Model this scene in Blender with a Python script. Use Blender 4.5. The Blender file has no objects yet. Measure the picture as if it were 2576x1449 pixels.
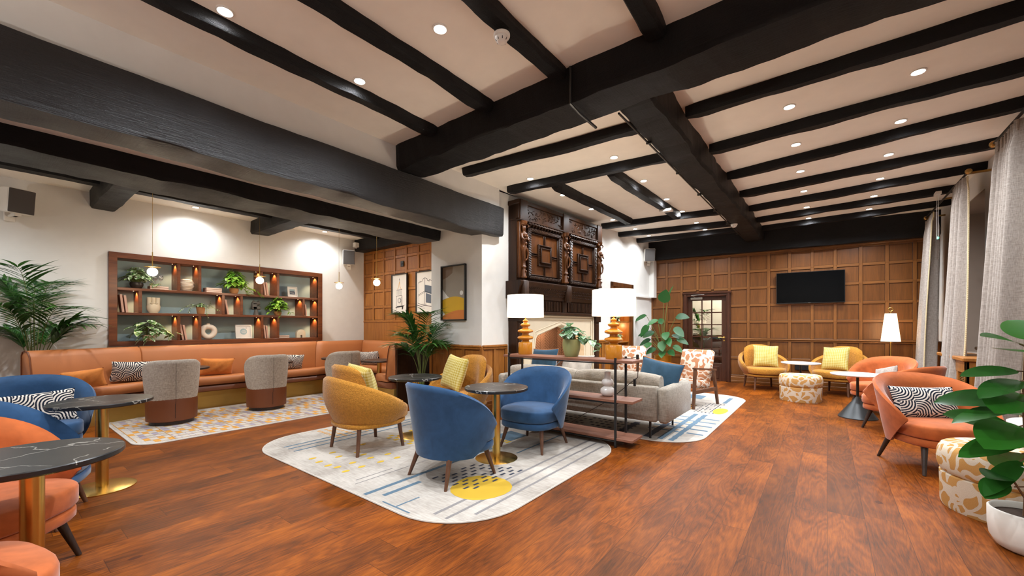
import bpy, math, random
from mathutils import Vector, Matrix, noise as mnoise
R = random.Random(7)
C = bpy.context.scene.collection
sc = bpy.context.scene
rad = math.radians

# ---------------------------------------------------------------- camera, world, exposure
YAW = math.atan(793/1030)
cd = bpy.data.cameras.new('camera'); cam = bpy.data.objects.new('camera', cd); C.objects.link(cam)
cam.location = (0, 0, 1.25); cam.rotation_euler = (rad(90), 0, YAW)
cd.sensor_width = 36; cd.lens = 1030/2576*36; cd.shift_y = 96.5/2576; cd.clip_start = 0.02; cd.clip_end = 60
sc.camera = cam
w = bpy.data.worlds.new('world'); sc.world = w; w.use_nodes = True
w.node_tree.nodes['Background'].inputs[0].default_value = (0.02, 0.025, 0.035, 1)
w.node_tree.nodes['Background'].inputs[1].default_value = 0.3
sc.view_settings.view_transform = 'Standard'; sc.view_settings.look = 'None'
sc.view_settings.gamma = 1; sc.view_settings.use_curve_mapping = False
sc.view_settings.exposure = 0.24
SPOT_W = 52; SPOT_COL = (0.90, 0.95, 1.0)

# ---------------------------------------------------------------- mesh helpers
class MB:
    def __init__(s): s.v=[]; s.f=[]; s.m=[]; s.M=Matrix(); s.mi=0
    def add(s, vs, fs):
        n=len(s.v); M=s.M
        s.v += [M@Vector(p) for p in vs]
        for f in fs: s.f.append([i+n for i in f]); s.m.append(s.mi)
    def box(s, x0,x1,y0,y1,z0,z1, b=0):
        if x0>x1: x0,x1=x1,x0
        if y0>y1: y0,y1=y1,y0
        if z0>z1: z0,z1=z1,z0
        b=min(b,(x1-x0)*.45,(y1-y0)*.45,(z1-z0)*.45)
        if b<=0:
            s.add([(x0,y0,z0),(x1,y0,z0),(x1,y1,z0),(x0,y1,z0),(x0,y0,z1),(x1,y0,z1),(x1,y1,z1),(x0,y1,z1)],
                  [(0,3,2,1),(4,5,6,7),(0,1,5,4),(1,2,6,5),(2,3,7,6),(3,0,4,7)]); return
        X=(x0,x1);Y=(y0,y1);Z=(z0,z1);vs=[];idx={}
        for i in (0,1):
            for j in (0,1):
                for k in (0,1):
                    si=1-2*i;sj=1-2*j;sk=1-2*k
                    idx[i,j,k]=len(vs)
                    vs += [(X[i],Y[j]+sj*b,Z[k]+sk*b),(X[i]+si*b,Y[j],Z[k]+sk*b),(X[i]+si*b,Y[j]+sj*b,Z[k])]
        g=lambda i,j,k,a: idx[i,j,k]+a
        fs=[]
        for i in (0,1): fs.append([g(i,0,0,0),g(i,1,0,0),g(i,1,1,0),g(i,0,1,0)][::(1 if i else -1)])
        for j in (0,1): fs.append([g(0,j,0,1),g(1,j,0,1),g(1,j,1,1),g(0,j,1,1)][::(-1 if j else 1)])
        for k in (0,1): fs.append([g(0,0,k,2),g(1,0,k,2),g(1,1,k,2),g(0,1,k,2)][::(1 if k else -1)])
        for j in (0,1):
            for k in (0,1): fs.append([g(0,j,k,1),g(1,j,k,1),g(1,j,k,2),g(0,j,k,2)])
        for i in (0,1):
            for k in (0,1): fs.append([g(i,0,k,0),g(i,1,k,0),g(i,1,k,2),g(i,0,k,2)])
        for i in (0,1):
            for j in (0,1): fs.append([g(i,j,0,0),g(i,j,1,0),g(i,j,1,1),g(i,j,0,1)])
        for i in (0,1):
            for j in (0,1):
                for k in (0,1): fs.append([g(i,j,k,0),g(i,j,k,1),g(i,j,k,2)])
        s.add(vs,fs)
    def tube(s, pts, r, n=8, cap=True):
        pts=[Vector(p) for p in pts]; rs=r if isinstance(r,(list,tuple)) else [r]*len(pts)
        vs=[];fs=[];ref=None
        for i,p in enumerate(pts):
            d=(pts[min(i+1,len(pts)-1)]-pts[max(i-1,0)]).normalized()
            if ref is None: ref=Vector((0,0,1)) if abs(d.z)<.9 else Vector((1,0,0))
            a=d.cross(ref).normalized(); b=d.cross(a).normalized(); ref=-b if False else ref
            for k in range(n):
                t=2*math.pi*k/n; vs.append(p+(a*math.cos(t)+b*math.sin(t))*rs[i])
        for i in range(len(pts)-1):
            for k in range(n): fs.append((i*n+k,i*n+(k+1)%n,(i+1)*n+(k+1)%n,(i+1)*n+k))
        if cap: fs.append(list(range(n))); fs.append([(len(pts)-1)*n+k for k in range(n)][::-1])
        s.add(vs,fs)
    def lathe(s, prof, n=28, c=(0,0), sx=1, sy=1, a0=0, a1=2*math.pi):
        full=abs(a1-a0-2*math.pi)<1e-6; m=n if full else n+1
        vs=[];fs=[]
        for r,z in prof:
            for k in range(m):
                t=a0+(a1-a0)*k/n; vs.append((c[0]+r*sx*math.cos(t),c[1]+r*sy*math.sin(t),z))
        for i in range(len(prof)-1):
            for k in range(n): fs.append((i*m+k,i*m+(k+1)%m,(i+1)*m+(k+1)%m,(i+1)*m+k))
        if full:
            if prof[0][0]>1e-5: fs.append(list(range(m))[::-1])
            if prof[-1][0]>1e-5: fs.append([(len(prof)-1)*m+k for k in range(m)])
        s.add(vs,fs)
    def loops(s, secs, cap=True, close=False):
        n=len(secs[0]);vs=[p for q in secs for p in q];fs=[];L=len(secs)
        for i in range(L if close else L-1):
            j=(i+1)%L
            for k in range(n): fs.append((i*n+k,i*n+(k+1)%n,j*n+(k+1)%n,j*n+k))
        if cap and not close: fs.append(list(range(n))); fs.append([(L-1)*n+k for k in range(n)][::-1])
        s.add(vs,fs)
    def grid(s, fn, nu, nv):
        vs=[fn(i/nu,j/nv) for i in range(nu+1) for j in range(nv+1)]
        s.add(vs,[(i*(nv+1)+j,(i+1)*(nv+1)+j,(i+1)*(nv+1)+j+1,i*(nv+1)+j+1) for i in range(nu) for j in range(nv)])
    def prism(s, poly, z0, z1):
        n=len(poly)
        s.add([(x,y,z0) for x,y in poly]+[(x,y,z1) for x,y in poly],
              [list(range(n))[::-1],[n+i for i in range(n)]]+[(i,(i+1)%n,n+(i+1)%n,n+i) for i in range(n)])
    def ball(s, c, r, n=12, sx=1, sy=1, sz=1):
        s.add(*sph(c,r*sx,r*sy,r*sz,n))
    def leaf(s, p, d, up, L, W, droop=.3, n=6, fold=.25, pw=.8, tip=1.0):
        p=Vector(p); d=Vector(d).normalized(); side=d.cross(Vector(up))
        if side.length<1e-3: side=d.cross(Vector((1,0,0)))
        side.normalize(); nr=side.cross(d).normalized()
        vs=[];fs=[];q=p.copy();dd=d.copy()
        for i in range(n+1):
            t=i/n; wd=W*.5*max(0.02,math.sin(math.pi*min(1,t**pw*.97+.03))**tip)
            nn=side.cross(dd).normalized()
            vs += [q-side*wd+nn*wd*fold, q.copy(), q+side*wd+nn*wd*fold]
            dd=(dd+Vector((0,0,-1))*droop/n).normalized(); q=q+dd*L/n
        for i in range(n):
            a=i*3; fs += [(a,a+1,a+4,a+3),(a+1,a+2,a+5,a+4)]
        s.add(vs,fs)
    def build(s, name, mats, parent=None, smooth=35, loc=None, rz=0):
        me=bpy.data.meshes.new(name); me.from_pydata([tuple(v) for v in s.v],[],s.f)
        if not isinstance(mats,(list,tuple)): mats=[mats]
        for m in mats: me.materials.append(m)
        if len(mats)>1: me.polygons.foreach_set('material_index', s.m)
        import bmesh
        bm=bmesh.new(); bm.from_mesh(me); bmesh.ops.recalc_face_normals(bm, faces=bm.faces); bm.to_mesh(me); bm.free()
        if smooth:
            me.polygons.foreach_set('use_smooth',[True]*len(me.polygons))
            me.set_sharp_from_angle(angle=rad(smooth))
        me.update()
        o=bpy.data.objects.new(name,me); C.objects.link(o)
        if parent: o.parent=parent
        if loc: o.location=loc
        o.rotation_euler=(0,0,rz)
        return o
def sph(c,rx,ry,rz,n=12):
    vs=[];fs=[];m=n//2
    for i in range(m+1):
        ph=math.pi*i/m
        for k in range(n):
            t=2*math.pi*k/n; vs.append((c[0]+rx*math.sin(ph)*math.cos(t),c[1]+ry*math.sin(ph)*math.sin(t),c[2]+rz*math.cos(ph)))
    for i in range(m):
        for k in range(n): fs.append((i*n+k,i*n+(k+1)%n,(i+1)*n+(k+1)%n,(i+1)*n+k))
    return vs,fs
def tag(o,label,cat,group=None,kind=None):
    if label: o['label']=label
    if cat: o['category']=cat
    if group: o['group']=group
    if kind: o['kind']=kind
    return o
def empty(name,loc,rz=0):
    o=bpy.data.objects.new(name,None); C.objects.link(o); o.location=loc; o.rotation_euler=(0,0,rz); o.empty_display_size=.1
    return o
def thing(name,loc,rz,label,cat,group=None): return tag(empty(name,loc,rz),label,cat,group)
def struct(o): o['kind']='structure'; return o
def kids(o): return [x for x in C.objects if x.parent==o]
def copy_tree(o,parent=None):
    c=o.copy(); C.objects.link(c)
    if parent: c.parent=parent
    for k in kids(o): copy_tree(k,c)
    return c
def place(o,loc,rz,label,group=None,first=False):
    c=o if first else copy_tree(o)
    c.location=loc; c.rotation_euler=(0,0,rz); c['label']=label
    if group: c['group']=group
    return c
def face(dx,dy): return math.atan2(dy,dx)-math.pi/2      # rz so that local +Y looks along (dx,dy)

# ---------------------------------------------------------------- materials
class NT:
    def __init__(s,name):
        s.mat=bpy.data.materials.new(name); s.mat.use_nodes=True; s.t=s.mat.node_tree; s.n=s.t.nodes; s.b=s.n['Principled BSDF']
        s.out=s.n['Material Output']
    def nd(s,ty,**k):
        x=s.n.new(ty)
        for a,b in k.items(): setattr(x,a,b)
        return x
    def ln(s,a,b): s.t.links.new(a,b)
    def put(s,sock,v):
        if isinstance(v,bpy.types.NodeSocket): s.ln(v,sock)
        elif isinstance(v,(tuple,list)) and len(v)==3 and sock.type=='RGBA': sock.default_value=(*v,1)
        else: sock.default_value=v
    def m(s,op,a,b=0,c=0):
        x=s.nd('ShaderNodeMath',operation=op)
        s.put(x.inputs[0],a); s.put(x.inputs[1],b); s.put(x.inputs[2],c); return x.outputs[0]
    def coord(s,kind='Object',scale=(1,1,1),rot=(0,0,0),loc=(0,0,0)):
        tc=s.nd('ShaderNodeTexCoord'); mp=s.nd('ShaderNodeMapping')
        s.ln(tc.outputs[kind],mp.inputs[0]); mp.inputs['Scale'].default_value=scale; mp.inputs['Rotation'].default_value=rot; mp.inputs['Location'].default_value=loc
        return mp.outputs[0]
    def noise(s,vec,scale,detail=4,rough=.55,dist=0):
        x=s.nd('ShaderNodeTexNoise'); s.ln(vec,x.inputs['Vector']); s.put(x.inputs['Scale'],scale); x.inputs['Detail'].default_value=detail
        x.inputs['Roughness'].default_value=rough; x.inputs['Distortion'].default_value=dist; return x.outputs[0]
    def ramp(s,f,stops,interp='LINEAR'):
        x=s.nd('ShaderNodeValToRGB'); s.ln(f,x.inputs[0]); e=x.color_ramp; e.interpolation=interp
        while len(e.elements)<len(stops): e.elements.new(.5)
        for q,(p,c) in zip(e.elements,stops): q.position=p; q.color=(*c,1) if len(c)==3 else c
        return x.outputs[0]
    def mix(s,f,a,b,mode='MIX'):
        x=s.nd('ShaderNodeMix',data_type='RGBA',blend_type=mode); s.put(x.inputs[0],f); s.put(x.inputs[6],a); s.put(x.inputs[7],b); return x.outputs[2]
    def bump(s,h,strength=.3,dist=.01):
        x=s.nd('ShaderNodeBump'); s.ln(h,x.inputs['Height']); x.inputs['Strength'].default_value=strength; x.inputs['Distance'].default_value=dist
        s.ln(x.outputs[0],s.b.inputs['Normal'])
    def sep(s,v):
        x=s.nd('ShaderNodeSeparateXYZ'); s.ln(v,x.inputs[0]); return x.outputs
    def comb(s,a,b,c=0):
        x=s.nd('ShaderNodeCombineXYZ'); s.put(x.inputs[0],a); s.put(x.inputs[1],b); s.put(x.inputs[2],c); return x.outputs[0]
    def rnd(s):
        return s.nd('ShaderNodeNewGeometry').outputs['Random Per Island']
    def done(s,col=None,rough=.5,metal=0,spec=None,sheen=0,coat=0,cr=.15):
        b=s.b
        if col is not None: s.put(b.inputs['Base Color'],col)
        s.put(b.inputs['Roughness'],rough); s.put(b.inputs['Metallic'],metal)
        if spec is not None: b.inputs['Specular IOR Level'].default_value=spec
        if sheen: b.inputs['Sheen Weight'].default_value=sheen; b.inputs['Sheen Roughness'].default_value=.4
        if coat: b.inputs['Coat Weight'].default_value=coat; b.inputs['Coat Roughness'].default_value=cr
        return s.mat
def hexc(h):
    h=h.lstrip('#'); o=[]
    for i in (0,2,4):
        c=int(h[i:i+2],16)/255; o.append(c/12.92 if c<=.04045 else ((c+.055)/1.055)**2.4)
    return tuple(o)
def sc3(c,k): return tuple(min(1,x*k) for x in c)
def plain(name,col,rough=.5,metal=0,bs=0,bsc=200,**k):
    n=NT(name)
    v=n.coord()
    var=n.noise(v,6,3)
    c=n.mix(var,sc3(col,.93),sc3(col,1.05))
    if bs: n.bump(n.noise(v,bsc,2),bs,.002)
    return n.done(c,rough,metal,**k)
def wood(name,c1,c2,axis='z',rough=.4,scale=1.0,coat=0,island=.25,bump=.15,spec=None):
    n=NT(name); r=n.rnd()
    sc_={'x':(1.2,14,14),'y':(14,1.2,14),'z':(14,14,1.2)}[axis]
    v=n.coord(scale=tuple(q*scale for q in sc_))
    ad=n.nd('ShaderNodeVectorMath',operation='ADD'); n.ln(v,ad.inputs[0]); n.ln(n.comb(n.m('MULTIPLY',r,37),n.m('MULTIPLY',r,91),n.m('MULTIPLY',r,53)),ad.inputs[1])
    a=n.noise(ad.outputs[0],1.0,6,.6,1.2); b=n.noise(ad.outputs[0],5,4,.7)
    f=n.m('ADD',n.m('MULTIPLY',a,.7),n.m('MULTIPLY',b,.3))
    c=n.ramp(f,[(.32,c1),(.68,c2)])
    k=n.m('ADD',n.m('MULTIPLY',r,island*2),1-island)
    c=n.mix(1.0,c,n.comb(k,k,k),'MULTIPLY')
    n.bump(b,bump,.002)
    return n.done(c,rough,coat=coat,spec=spec)
def velvet(name,col,k=1.0):
    n=NT(name); v=n.coord()
    a=n.noise(v,5,4,.6,1.0); b=n.noise(v,22,3)
    f=n.m('ADD',n.m('MULTIPLY',a,.75),n.m('MULTIPLY',b,.25))
    c=n.ramp(f,[(.3,sc3(col,.72)),(.5,col),(.72,sc3(col,1.3))])
    n.bump(b,.08,.004)
    return n.done(c,.8,spec=.2,sheen=.3)
def boucle(name,col):
    n=NT(name); v=n.coord()
    x=n.nd('ShaderNodeTexVoronoi'); n.ln(v,x.inputs[0]); x.inputs['Scale'].default_value=130
    a=n.noise(v,60,3)
    c=n.ramp(a,[(.3,sc3(col,.75)),(.7,sc3(col,1.15))])
    n.bump(n.m('ADD',x.outputs[0],a),.7,.004)
    return n.done(c,.95,spec=.15,sheen=.3)
def weave(name,c1,c2,s=1.0,rough=.9):
    n=NT(name); 
    a=n.noise(n.coord(scale=(25*s,25*s,260*s)),1,3); b=n.noise(n.coord(scale=(260*s,260*s,25*s)),1,3)
    f=n.m('ADD',n.m('MULTIPLY',a,.5),n.m('MULTIPLY',b,.5))
    c=n.ramp(f,[(.38,c1),(.62,c2)]); n.bump(f,.4,.002)
    return n.done(c,rough,spec=.15,sheen=.15)
def metal(name,col,rough=.25):
    n=NT(name); v=n.coord(scale=(1,1,40))
    return n.done(n.mix(n.noise(v,8,2),sc3(col,.85),col),rough,1.0)
def glow(name,col,st):
    n=NT(name); n.put(n.b.inputs['Emission Color'],col); n.b.inputs['Emission Strength'].default_value=st
    return n.done(col,.4)

def floor_mat():
    n=NT('oak plank floor'); v=n.coord()
    x,y,_=n.sep(v); W=.192
    row=n.m('FLOOR',n.m('DIVIDE',x,W)); fx=n.m('FRACT',n.m('DIVIDE',x,W))
    wn=n.nd('ShaderNodeTexWhiteNoise',noise_dimensions='1D'); n.put(wn.inputs['W'],row)
    off=n.m('MULTIPLY',wn.outputs[0],7.3); L=1.55
    yy=n.m('DIVIDE',n.m('ADD',y,off),L); col=n.m('FLOOR',yy); fy=n.m('FRACT',yy)
    w2=n.nd('ShaderNodeTexWhiteNoise',noise_dimensions='2D'); n.ln(n.comb(row,col),w2.inputs['Vector'])
    r=w2.outputs[0]; r2=n.sep(w2.outputs[1])[1]
    gv=n.comb(n.m('ADD',n.m('MULTIPLY',x,9),n.m('MULTIPLY',r,71)),n.m('ADD',n.m('MULTIPLY',y,1.3),n.m('MULTIPLY',r2,53)),n.m('MULTIPLY',r,19))
    big=n.noise(gv,.55,3,.5,.6)
    rings=n.m('FRACT',n.m('MULTIPLY',big,15)); rings=n.m('ABSOLUTE',n.m('SUBTRACT',rings,.5))
    fine=n.noise(n.comb(n.m('MULTIPLY',x,60),n.m('MULTIPLY',y,4),r),3,4,.7)
    mot=n.noise(n.comb(n.m('MULTIPLY',x,3.0),n.m('MULTIPLY',y,1.6),r),1.3,3)
    f=n.m('ADD',n.m('MULTIPLY',rings,.20),n.m('ADD',n.m('MULTIPLY',fine,.50),n.m('MULTIPLY',mot,.50)))
    c=n.ramp(f,[(.36,hexc('381a04')),(.55,hexc('6f360a')),(.74,hexc('934e12'))])
    k=n.m('ADD',n.m('MULTIPLY',n.m('POWER',r,.7),.5),.64)
    c=n.mix(1.0,c,n.comb(k,k,n.m('MULTIPLY',k,n.m('ADD',.93,n.m('MULTIPLY',r2,.14)))),'MULTIPLY')
    # knots
    vo=n.nd('ShaderNodeTexVoronoi'); n.ln(n.comb(n.m('MULTIPLY',x,2.6),n.m('MULTIPLY',y,1.5),0),vo.inputs[0]); vo.inputs['Scale'].default_value=1.0
    kn=n.m('MULTIPLY',n.m('LESS_THAN',n.m('ADD',vo.outputs[0],n.m('MULTIPLY',fine,.05)),.085),.7)
    c=n.mix(kn,c,hexc('3a170a'))
    e=n.m('MINIMUM',n.m('MULTIPLY',n.m('MINIMUM',fx,n.m('SUBTRACT',1,fx)),W),n.m('MULTIPLY',n.m('MINIMUM',fy,n.m('SUBTRACT',1,fy)),L))
    g=n.m('LESS_THAN',e,.0016)
    c=n.mix(n.m('MULTIPLY',g,.65),c,hexc('2a1208'))
    n.bump(n.m('SUBTRACT',n.m('MULTIPLY',fine,.5),g),.12,.002)
    n.b.inputs['Specular Tint'].default_value=(1,.75,.55,1)
    return n.done(c,n.m('ADD',.36,n.m('MULTIPLY',fine,.2)),spec=.2)
def beam_mat(name,k,sp,lw=False):
    n=NT(name); v=n.coord()
    a=n.noise(v,3,5,.65); b=n.noise(n.coord(scale=(30,1.5,30)),2,4,.7); c3=n.noise(n.coord(scale=(1.5,30,30)),2,4,.7)
    f=n.m('ADD',b,c3)
    c=n.ramp(a,[(.35,sc3(hexc('101011'),k)),(.62,sc3(hexc('171617'),k)),(.8,sc3(hexc('221f1d'),k))])
    g1=n.noise(n.coord(scale=(70,2.2,70)),1.5,5,.75,.4); g2=n.noise(n.coord(scale=(2.2,70,70)),1.5,5,.75,.4)
    vo=n.nd('ShaderNodeTexVoronoi',feature='DISTANCE_TO_EDGE'); n.ln(n.coord(scale=(1.6,1.6,16) if lw else (1.6,1.6,16)),vo.inputs[0]); vo.inputs['Scale'].default_value=.8
    ck=n.m('MULTIPLY',n.m('LESS_THAN',vo.outputs[0],.012),n.m('GREATER_THAN',n.noise(v,2,2),.52))
    h=n.m('ADD',n.m('ADD',n.m('MULTIPLY',a,1.2),n.m('MULTIPLY',g1 if lw else n.m('ADD',g1,g2),1.1)),n.m('MULTIPLY',f,.5))
    n.bump(n.m('SUBTRACT',h,n.m('MULTIPLY',ck,.8)),.75,.014)
    return n.done(c,n.m('ADD',.26,n.m('MULTIPLY',a,.36)),spec=sp)
def marble(name,base,vein,rough=.3):
    n=NT(name); v=n.coord()
    w1=n.nd('ShaderNodeTexVoronoi',feature='DISTANCE_TO_EDGE'); w1.inputs['Scale'].default_value=3.2
    d=n.nd('ShaderNodeTexNoise'); n.ln(v,d.inputs[0]); d.inputs['Scale'].default_value=4; d.inputs['Detail'].default_value=5
    ad=n.nd('ShaderNodeVectorMath',operation='ADD'); n.ln(v,ad.inputs[0]); s2=n.nd('ShaderNodeVectorMath',operation='SCALE'); n.ln(d.outputs[1],s2.inputs[0]); s2.inputs['Scale'].default_value=.35
    n.ln(s2.outputs[0],ad.inputs[1]); n.ln(ad.outputs[0],w1.inputs[0])
    f=n.m('MULTIPLY',n.m('LESS_THAN',w1.outputs[0],.012),n.m('GREATER_THAN',n.noise(v,5,2),.5))
    c=n.mix(n.noise(v,9,5),sc3(base,.8),sc3(base,1.25)); c=n.mix(n.m('MULTIPLY',f,.7),c,vein)
    return n.done(c,rough)
def zebra(name,flip=0,axis='xz',s=9.0,fr=5.5,c1='1c2230',c2='d8cfc4'):
    n=NT(name); v=n.coord(scale=(s,s,s)); X=n.sep(v); x=X[0]; y=X[2] if axis=='xz' else X[1]
    if flip: x,y=y,x
    ix=n.m('FLOOR',n.m('DIVIDE',x,1.0)); iy=n.m('FLOOR',n.m('DIVIDE',y,1.0)); fx=n.m('FRACT',x); fy=n.m('FRACT',y)
    wn=n.nd('ShaderNodeTexWhiteNoise',noise_dimensions='2D'); n.ln(n.comb(ix,iy),wn.inputs['Vector']); q=n.sep(wn.outputs[1])
    a=n.m('GREATER_THAN',q[0],.5); b=n.m('GREATER_THAN',q[1],.5)
    cx=n.m('ABSOLUTE',n.m('SUBTRACT',fx,a)); cy=n.m('ABSOLUTE',n.m('SUBTRACT',fy,b))
    d1=n.m('POWER',n.m('ADD',n.m('POWER',cx,2.6),n.m('POWER',cy,2.6)),1/2.6)
    d=n.m('ADD',d1,n.m('MULTIPLY',n.noise(v,6,2),.04))
    f=n.m('GREATER_THAN',n.m('FRACT',n.m('MULTIPLY',d,fr)),.5)
    n.bump(f,.3,.002)
    return n.done(n.mix(f,hexc(c1),hexc(c2)),.9,spec=.15)
def gingham(name,base,hi):
    n=NT(name); v=n.coord(scale=(34,34,34)); X=n.sep(v)
    a=n.m('GREATER_THAN',n.m('FRACT',n.m('ADD',X[0],n.m('MULTIPLY',n.noise(v,.3,1),.5))),.5); b=n.m('GREATER_THAN',n.m('FRACT',X[2]),.5)
    c=n.mix(n.m('MULTIPLY',n.m('ADD',a,b),.5),base,hi)
    return n.done(c,.9,spec=.15,sheen=.2)
def blobs(name,bg,fg,s=7.5):
    n=NT(name); v=n.coord()
    d=n.nd('ShaderNodeTexNoise'); n.ln(v,d.inputs[0]); d.inputs['Scale'].default_value=7; d.inputs['Detail'].default_value=1
    s2=n.nd('ShaderNodeVectorMath',operation='SCALE'); n.ln(d.outputs[1],s2.inputs[0]); s2.inputs['Scale'].default_value=.22
    ad=n.nd('ShaderNodeVectorMath',operation='ADD'); n.ln(v,ad.inputs[0]); n.ln(s2.outputs[0],ad.inputs[1])
    x=n.nd('ShaderNodeTexVoronoi',feature='DISTANCE_TO_EDGE'); n.ln(ad.outputs[0],x.inputs[0]); x.inputs['Scale'].default_value=s
    f=n.m('GREATER_THAN',x.outputs[0],.115)
    tex=n.noise(v,220,2)
    c=n.mix(f,bg,fg); c=n.mix(n.m('MULTIPLY',tex,.25),c,sc3(fg,.6)); n.bump(n.m('ADD',tex,n.m('MULTIPLY',f,.6)),.4,.003)
    return n.done(c,.95,spec=.1)
def leafm(name,c1,c2,rough=.35,vari=None):
    n=NT(name); r=n.rnd(); v=n.coord()
    c=n.mix(r,c1,c2)
    if vari: c=n.mix(n.m('MULTIPLY',n.m('GREATER_THAN',n.noise(v,45,2),.52),.8),c,vari)
    m=n.done(c,rough)
    tr=n.nd('ShaderNodeBsdfTranslucent'); n.put(tr.inputs[0],c); mx=n.nd('ShaderNodeMixShader'); mx.inputs[0].default_value=.22
    n.ln(n.b.outputs[0],mx.inputs[1]); n.ln(tr.outputs[0],mx.inputs[2]); n.ln(mx.outputs[0],n.out.inputs[0])
    return m
def shade_mat(name,col,st):
    n=NT(name); n.b.inputs['Transmission Weight'].default_value=0
    tr=n.nd('ShaderNodeBsdfTranslucent'); n.put(tr.inputs[0],col); mx=n.nd('ShaderNodeMixShader'); mx.inputs[0].default_value=.6
    n.put(n.b.inputs['Emission Color'],col); n.b.inputs['Emission Strength'].default_value=st
    n.done(col,.8,spec=.1)
    n.ln(n.b.outputs[0],mx.inputs[1]); n.ln(tr.outputs[0],mx.inputs[2]); n.ln(mx.outputs[0],n.out.inputs[0])
    return n.mat
def glass_mat(name,tint=(1,1,1),a=.9):
    n=NT(name); g=n.nd('ShaderNodeBsdfGlossy'); g.inputs['Roughness'].default_value=.02
    t=n.nd('ShaderNodeBsdfTransparent'); n.put(t.inputs[0],tint); mx=n.nd('ShaderNodeMixShader'); mx.inputs[0].default_value=a
    n.ln(g.outputs[0],mx.inputs[1]); n.ln(t.outputs[0],mx.inputs[2]); n.ln(mx.outputs[0],n.out.inputs[0]); return n.mat

M={}
M['floor']=floor_mat(); M['beam']=beam_mat('black stained beam',1,.22); M['lintel']=beam_mat('lamplight-toned black lintel',1.25,.6,True)  # lintel base lightened and glossier to stand in for nearby lamp light
M['wall']=plain('warm white wall paint',hexc('dcdad5'),.85,bs=.05,bsc=300)
M['ceil']=plain('ceiling paint',hexc('ebe5da'),.9,bs=.04,bsc=300)
M['panel']=wood('oak panelling',hexc('55300d'),hexc('74451a'),'z',.36,1.0,island=.07)
M['panel_shadow']=wood('shadow-toned oak moulding',hexc('331a09'),hexc('4c2a12'),'z',.4); M['panel_nshadow']=wood('shadow-toned honey moulding',hexc('4c290c'),hexc('6d4015'),'z',.4)  # darker moulding tones paint the shadow lines round the panels
M['panel_s']=wood('oak stile',hexc('603814'),hexc('835224'),'z',.36,1.0,island=.07)
M['panel_x']=wood('oak rail',hexc('603814'),hexc('855426'),'x',.36,1.0,island=.07)
M['panel_n']=wood('honey oak panelling',hexc('7f4a18'),hexc('a86c2c'),'z',.38,1.0,island=.10)
M['dark_door']=wood('dark stained door',hexc('2c150c'),hexc('4d2817'),'z',.3,1.0,island=.05)
M['carved']=wood('dark carved oak',hexc('1a0e06'),hexc('3a200d'),'z',.45,1.0,coat=0,spec=.25,island=.12,bump=.3)
M['carved_l']=wood('reddish carved oak',hexc('351c0a'),hexc('683a14'),'z',.42,1.0,coat=0,spec=.35,island=.12)
M['shelfwood']=wood('walnut shelf',hexc('4a220e'),hexc('7d4420'),'y',.4,1.0,island=.05)
M['console']=wood('console walnut',hexc('6e4434'),hexc('93634c'),'x',.45,2.0,island=.05)
M['leg']=wood('walnut leg',hexc('3c2418'),hexc('6b4630'),'z',.4,2.0,island=.05)
M['leg_dark']=wood('dark leg',hexc('1e1613'),hexc('3a2a22'),'z',.4,2.0,island=.05)
M['blue']=velvet('blue velvet',hexc('2c4c70')); M['orange']=velvet('orange velvet',hexc('b05c2e'))
M['teal']=velvet('teal cushion velvet',hexc('2c4a60')); M['amber']=velvet('amber cushion velvet',hexc('c77a3a'))
M['mustard']=boucle('mustard boucle',hexc('b47c30'))
M['leather']=plain('tan leather',hexc('a8673a'),.5,bs=.15,bsc=120,spec=.4)
M['leather_d']=plain('brown leather',hexc('6c3b20'),.42,bs=.1,bsc=120,spec=.4)
M['grey_weave']=weave('grey woven fabric',hexc('8e8377'),hexc('bdb2a5')); M['sofa_weave']=weave('taupe woven fabric',hexc('7d766b'),hexc('a79f93'),.8)
M['curtain']=weave('linen curtain',hexc('857b73'),hexc('a89e95'),.9)
M['fringe']=plain('curtain fringe',hexc('c8b690'),.9)
M['brass']=metal('brushed brass',hexc('dcb665'),.27); M['brass_d']=metal('antique brass',hexc('a8834a'),.3)
M['brassband']=metal('brass plinth',hexc('c9a55c'),.5)
M['black']=plain('black metal',hexc('161616'),.4); M['steel']=metal('steel',hexc('b8b4ad'),.25)
M['marble']=marble('black marble',hexc('1f1e1e'),hexc('8f8a82'),.3); M['white_top']=marble('white stone',hexc('dcdad8'),hexc('c9c7c6'),.3)
M['grey_cone']=plain('dark grey metal',hexc('3d3f40'),.4,metal=.6)
M['blob_o']=blobs('ochre blob boucle',hexc('cfc3b0'),hexc('bb8d52'),8.0); M['blob_t']=blobs('terracotta blob fabric',hexc('d6cabb'),hexc('b07a58'),8.5)
M['zebra']=zebra('zebra weave'); M['zebra2']=zebra('fine zebra weave',0,'xz',8,6.5)
M['ging']=gingham('yellow gingham',hexc('b0973a'),hexc('cfc284')); M['ochre_g']=plain('ochre glaze',hexc('c07d22'),.18,spec=.6)
M['shade']=shade_mat('lamp shade linen',(1,.93,.82),1.1); M['bulbglass']=glow('globe glass',(1,.88,.7),14)
M['lens']=glow('downlight lens',(1,.96,.9),30); M['led']=glow('led lens',(1,.72,.42),4)
M['white']=plain('white plastic',hexc('dedad2'),.4); M['cream']=plain('cream ceramic',hexc('dccdb0'),.5); M['pinkpage']=plain('blush book cover',hexc('c9a08c'),.7)
M['page']=plain('book paper',hexc('e3cdbb'),.8); M['stonev']=plain('ivory stoneware',hexc('e2d4c2'),.6,bs=.1); M['grey_v']=plain('grey stoneware',hexc('5b5752'),.7)
M['milk']=plain('milky glass',hexc('cfc7c0'),.15,spec=.6); M['terracotta']=plain('terracotta',hexc('a9764a'),.8); M['gold_pot']=plain('gold glaze pot',hexc('b07a1e'),.3,metal=.5)
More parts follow.
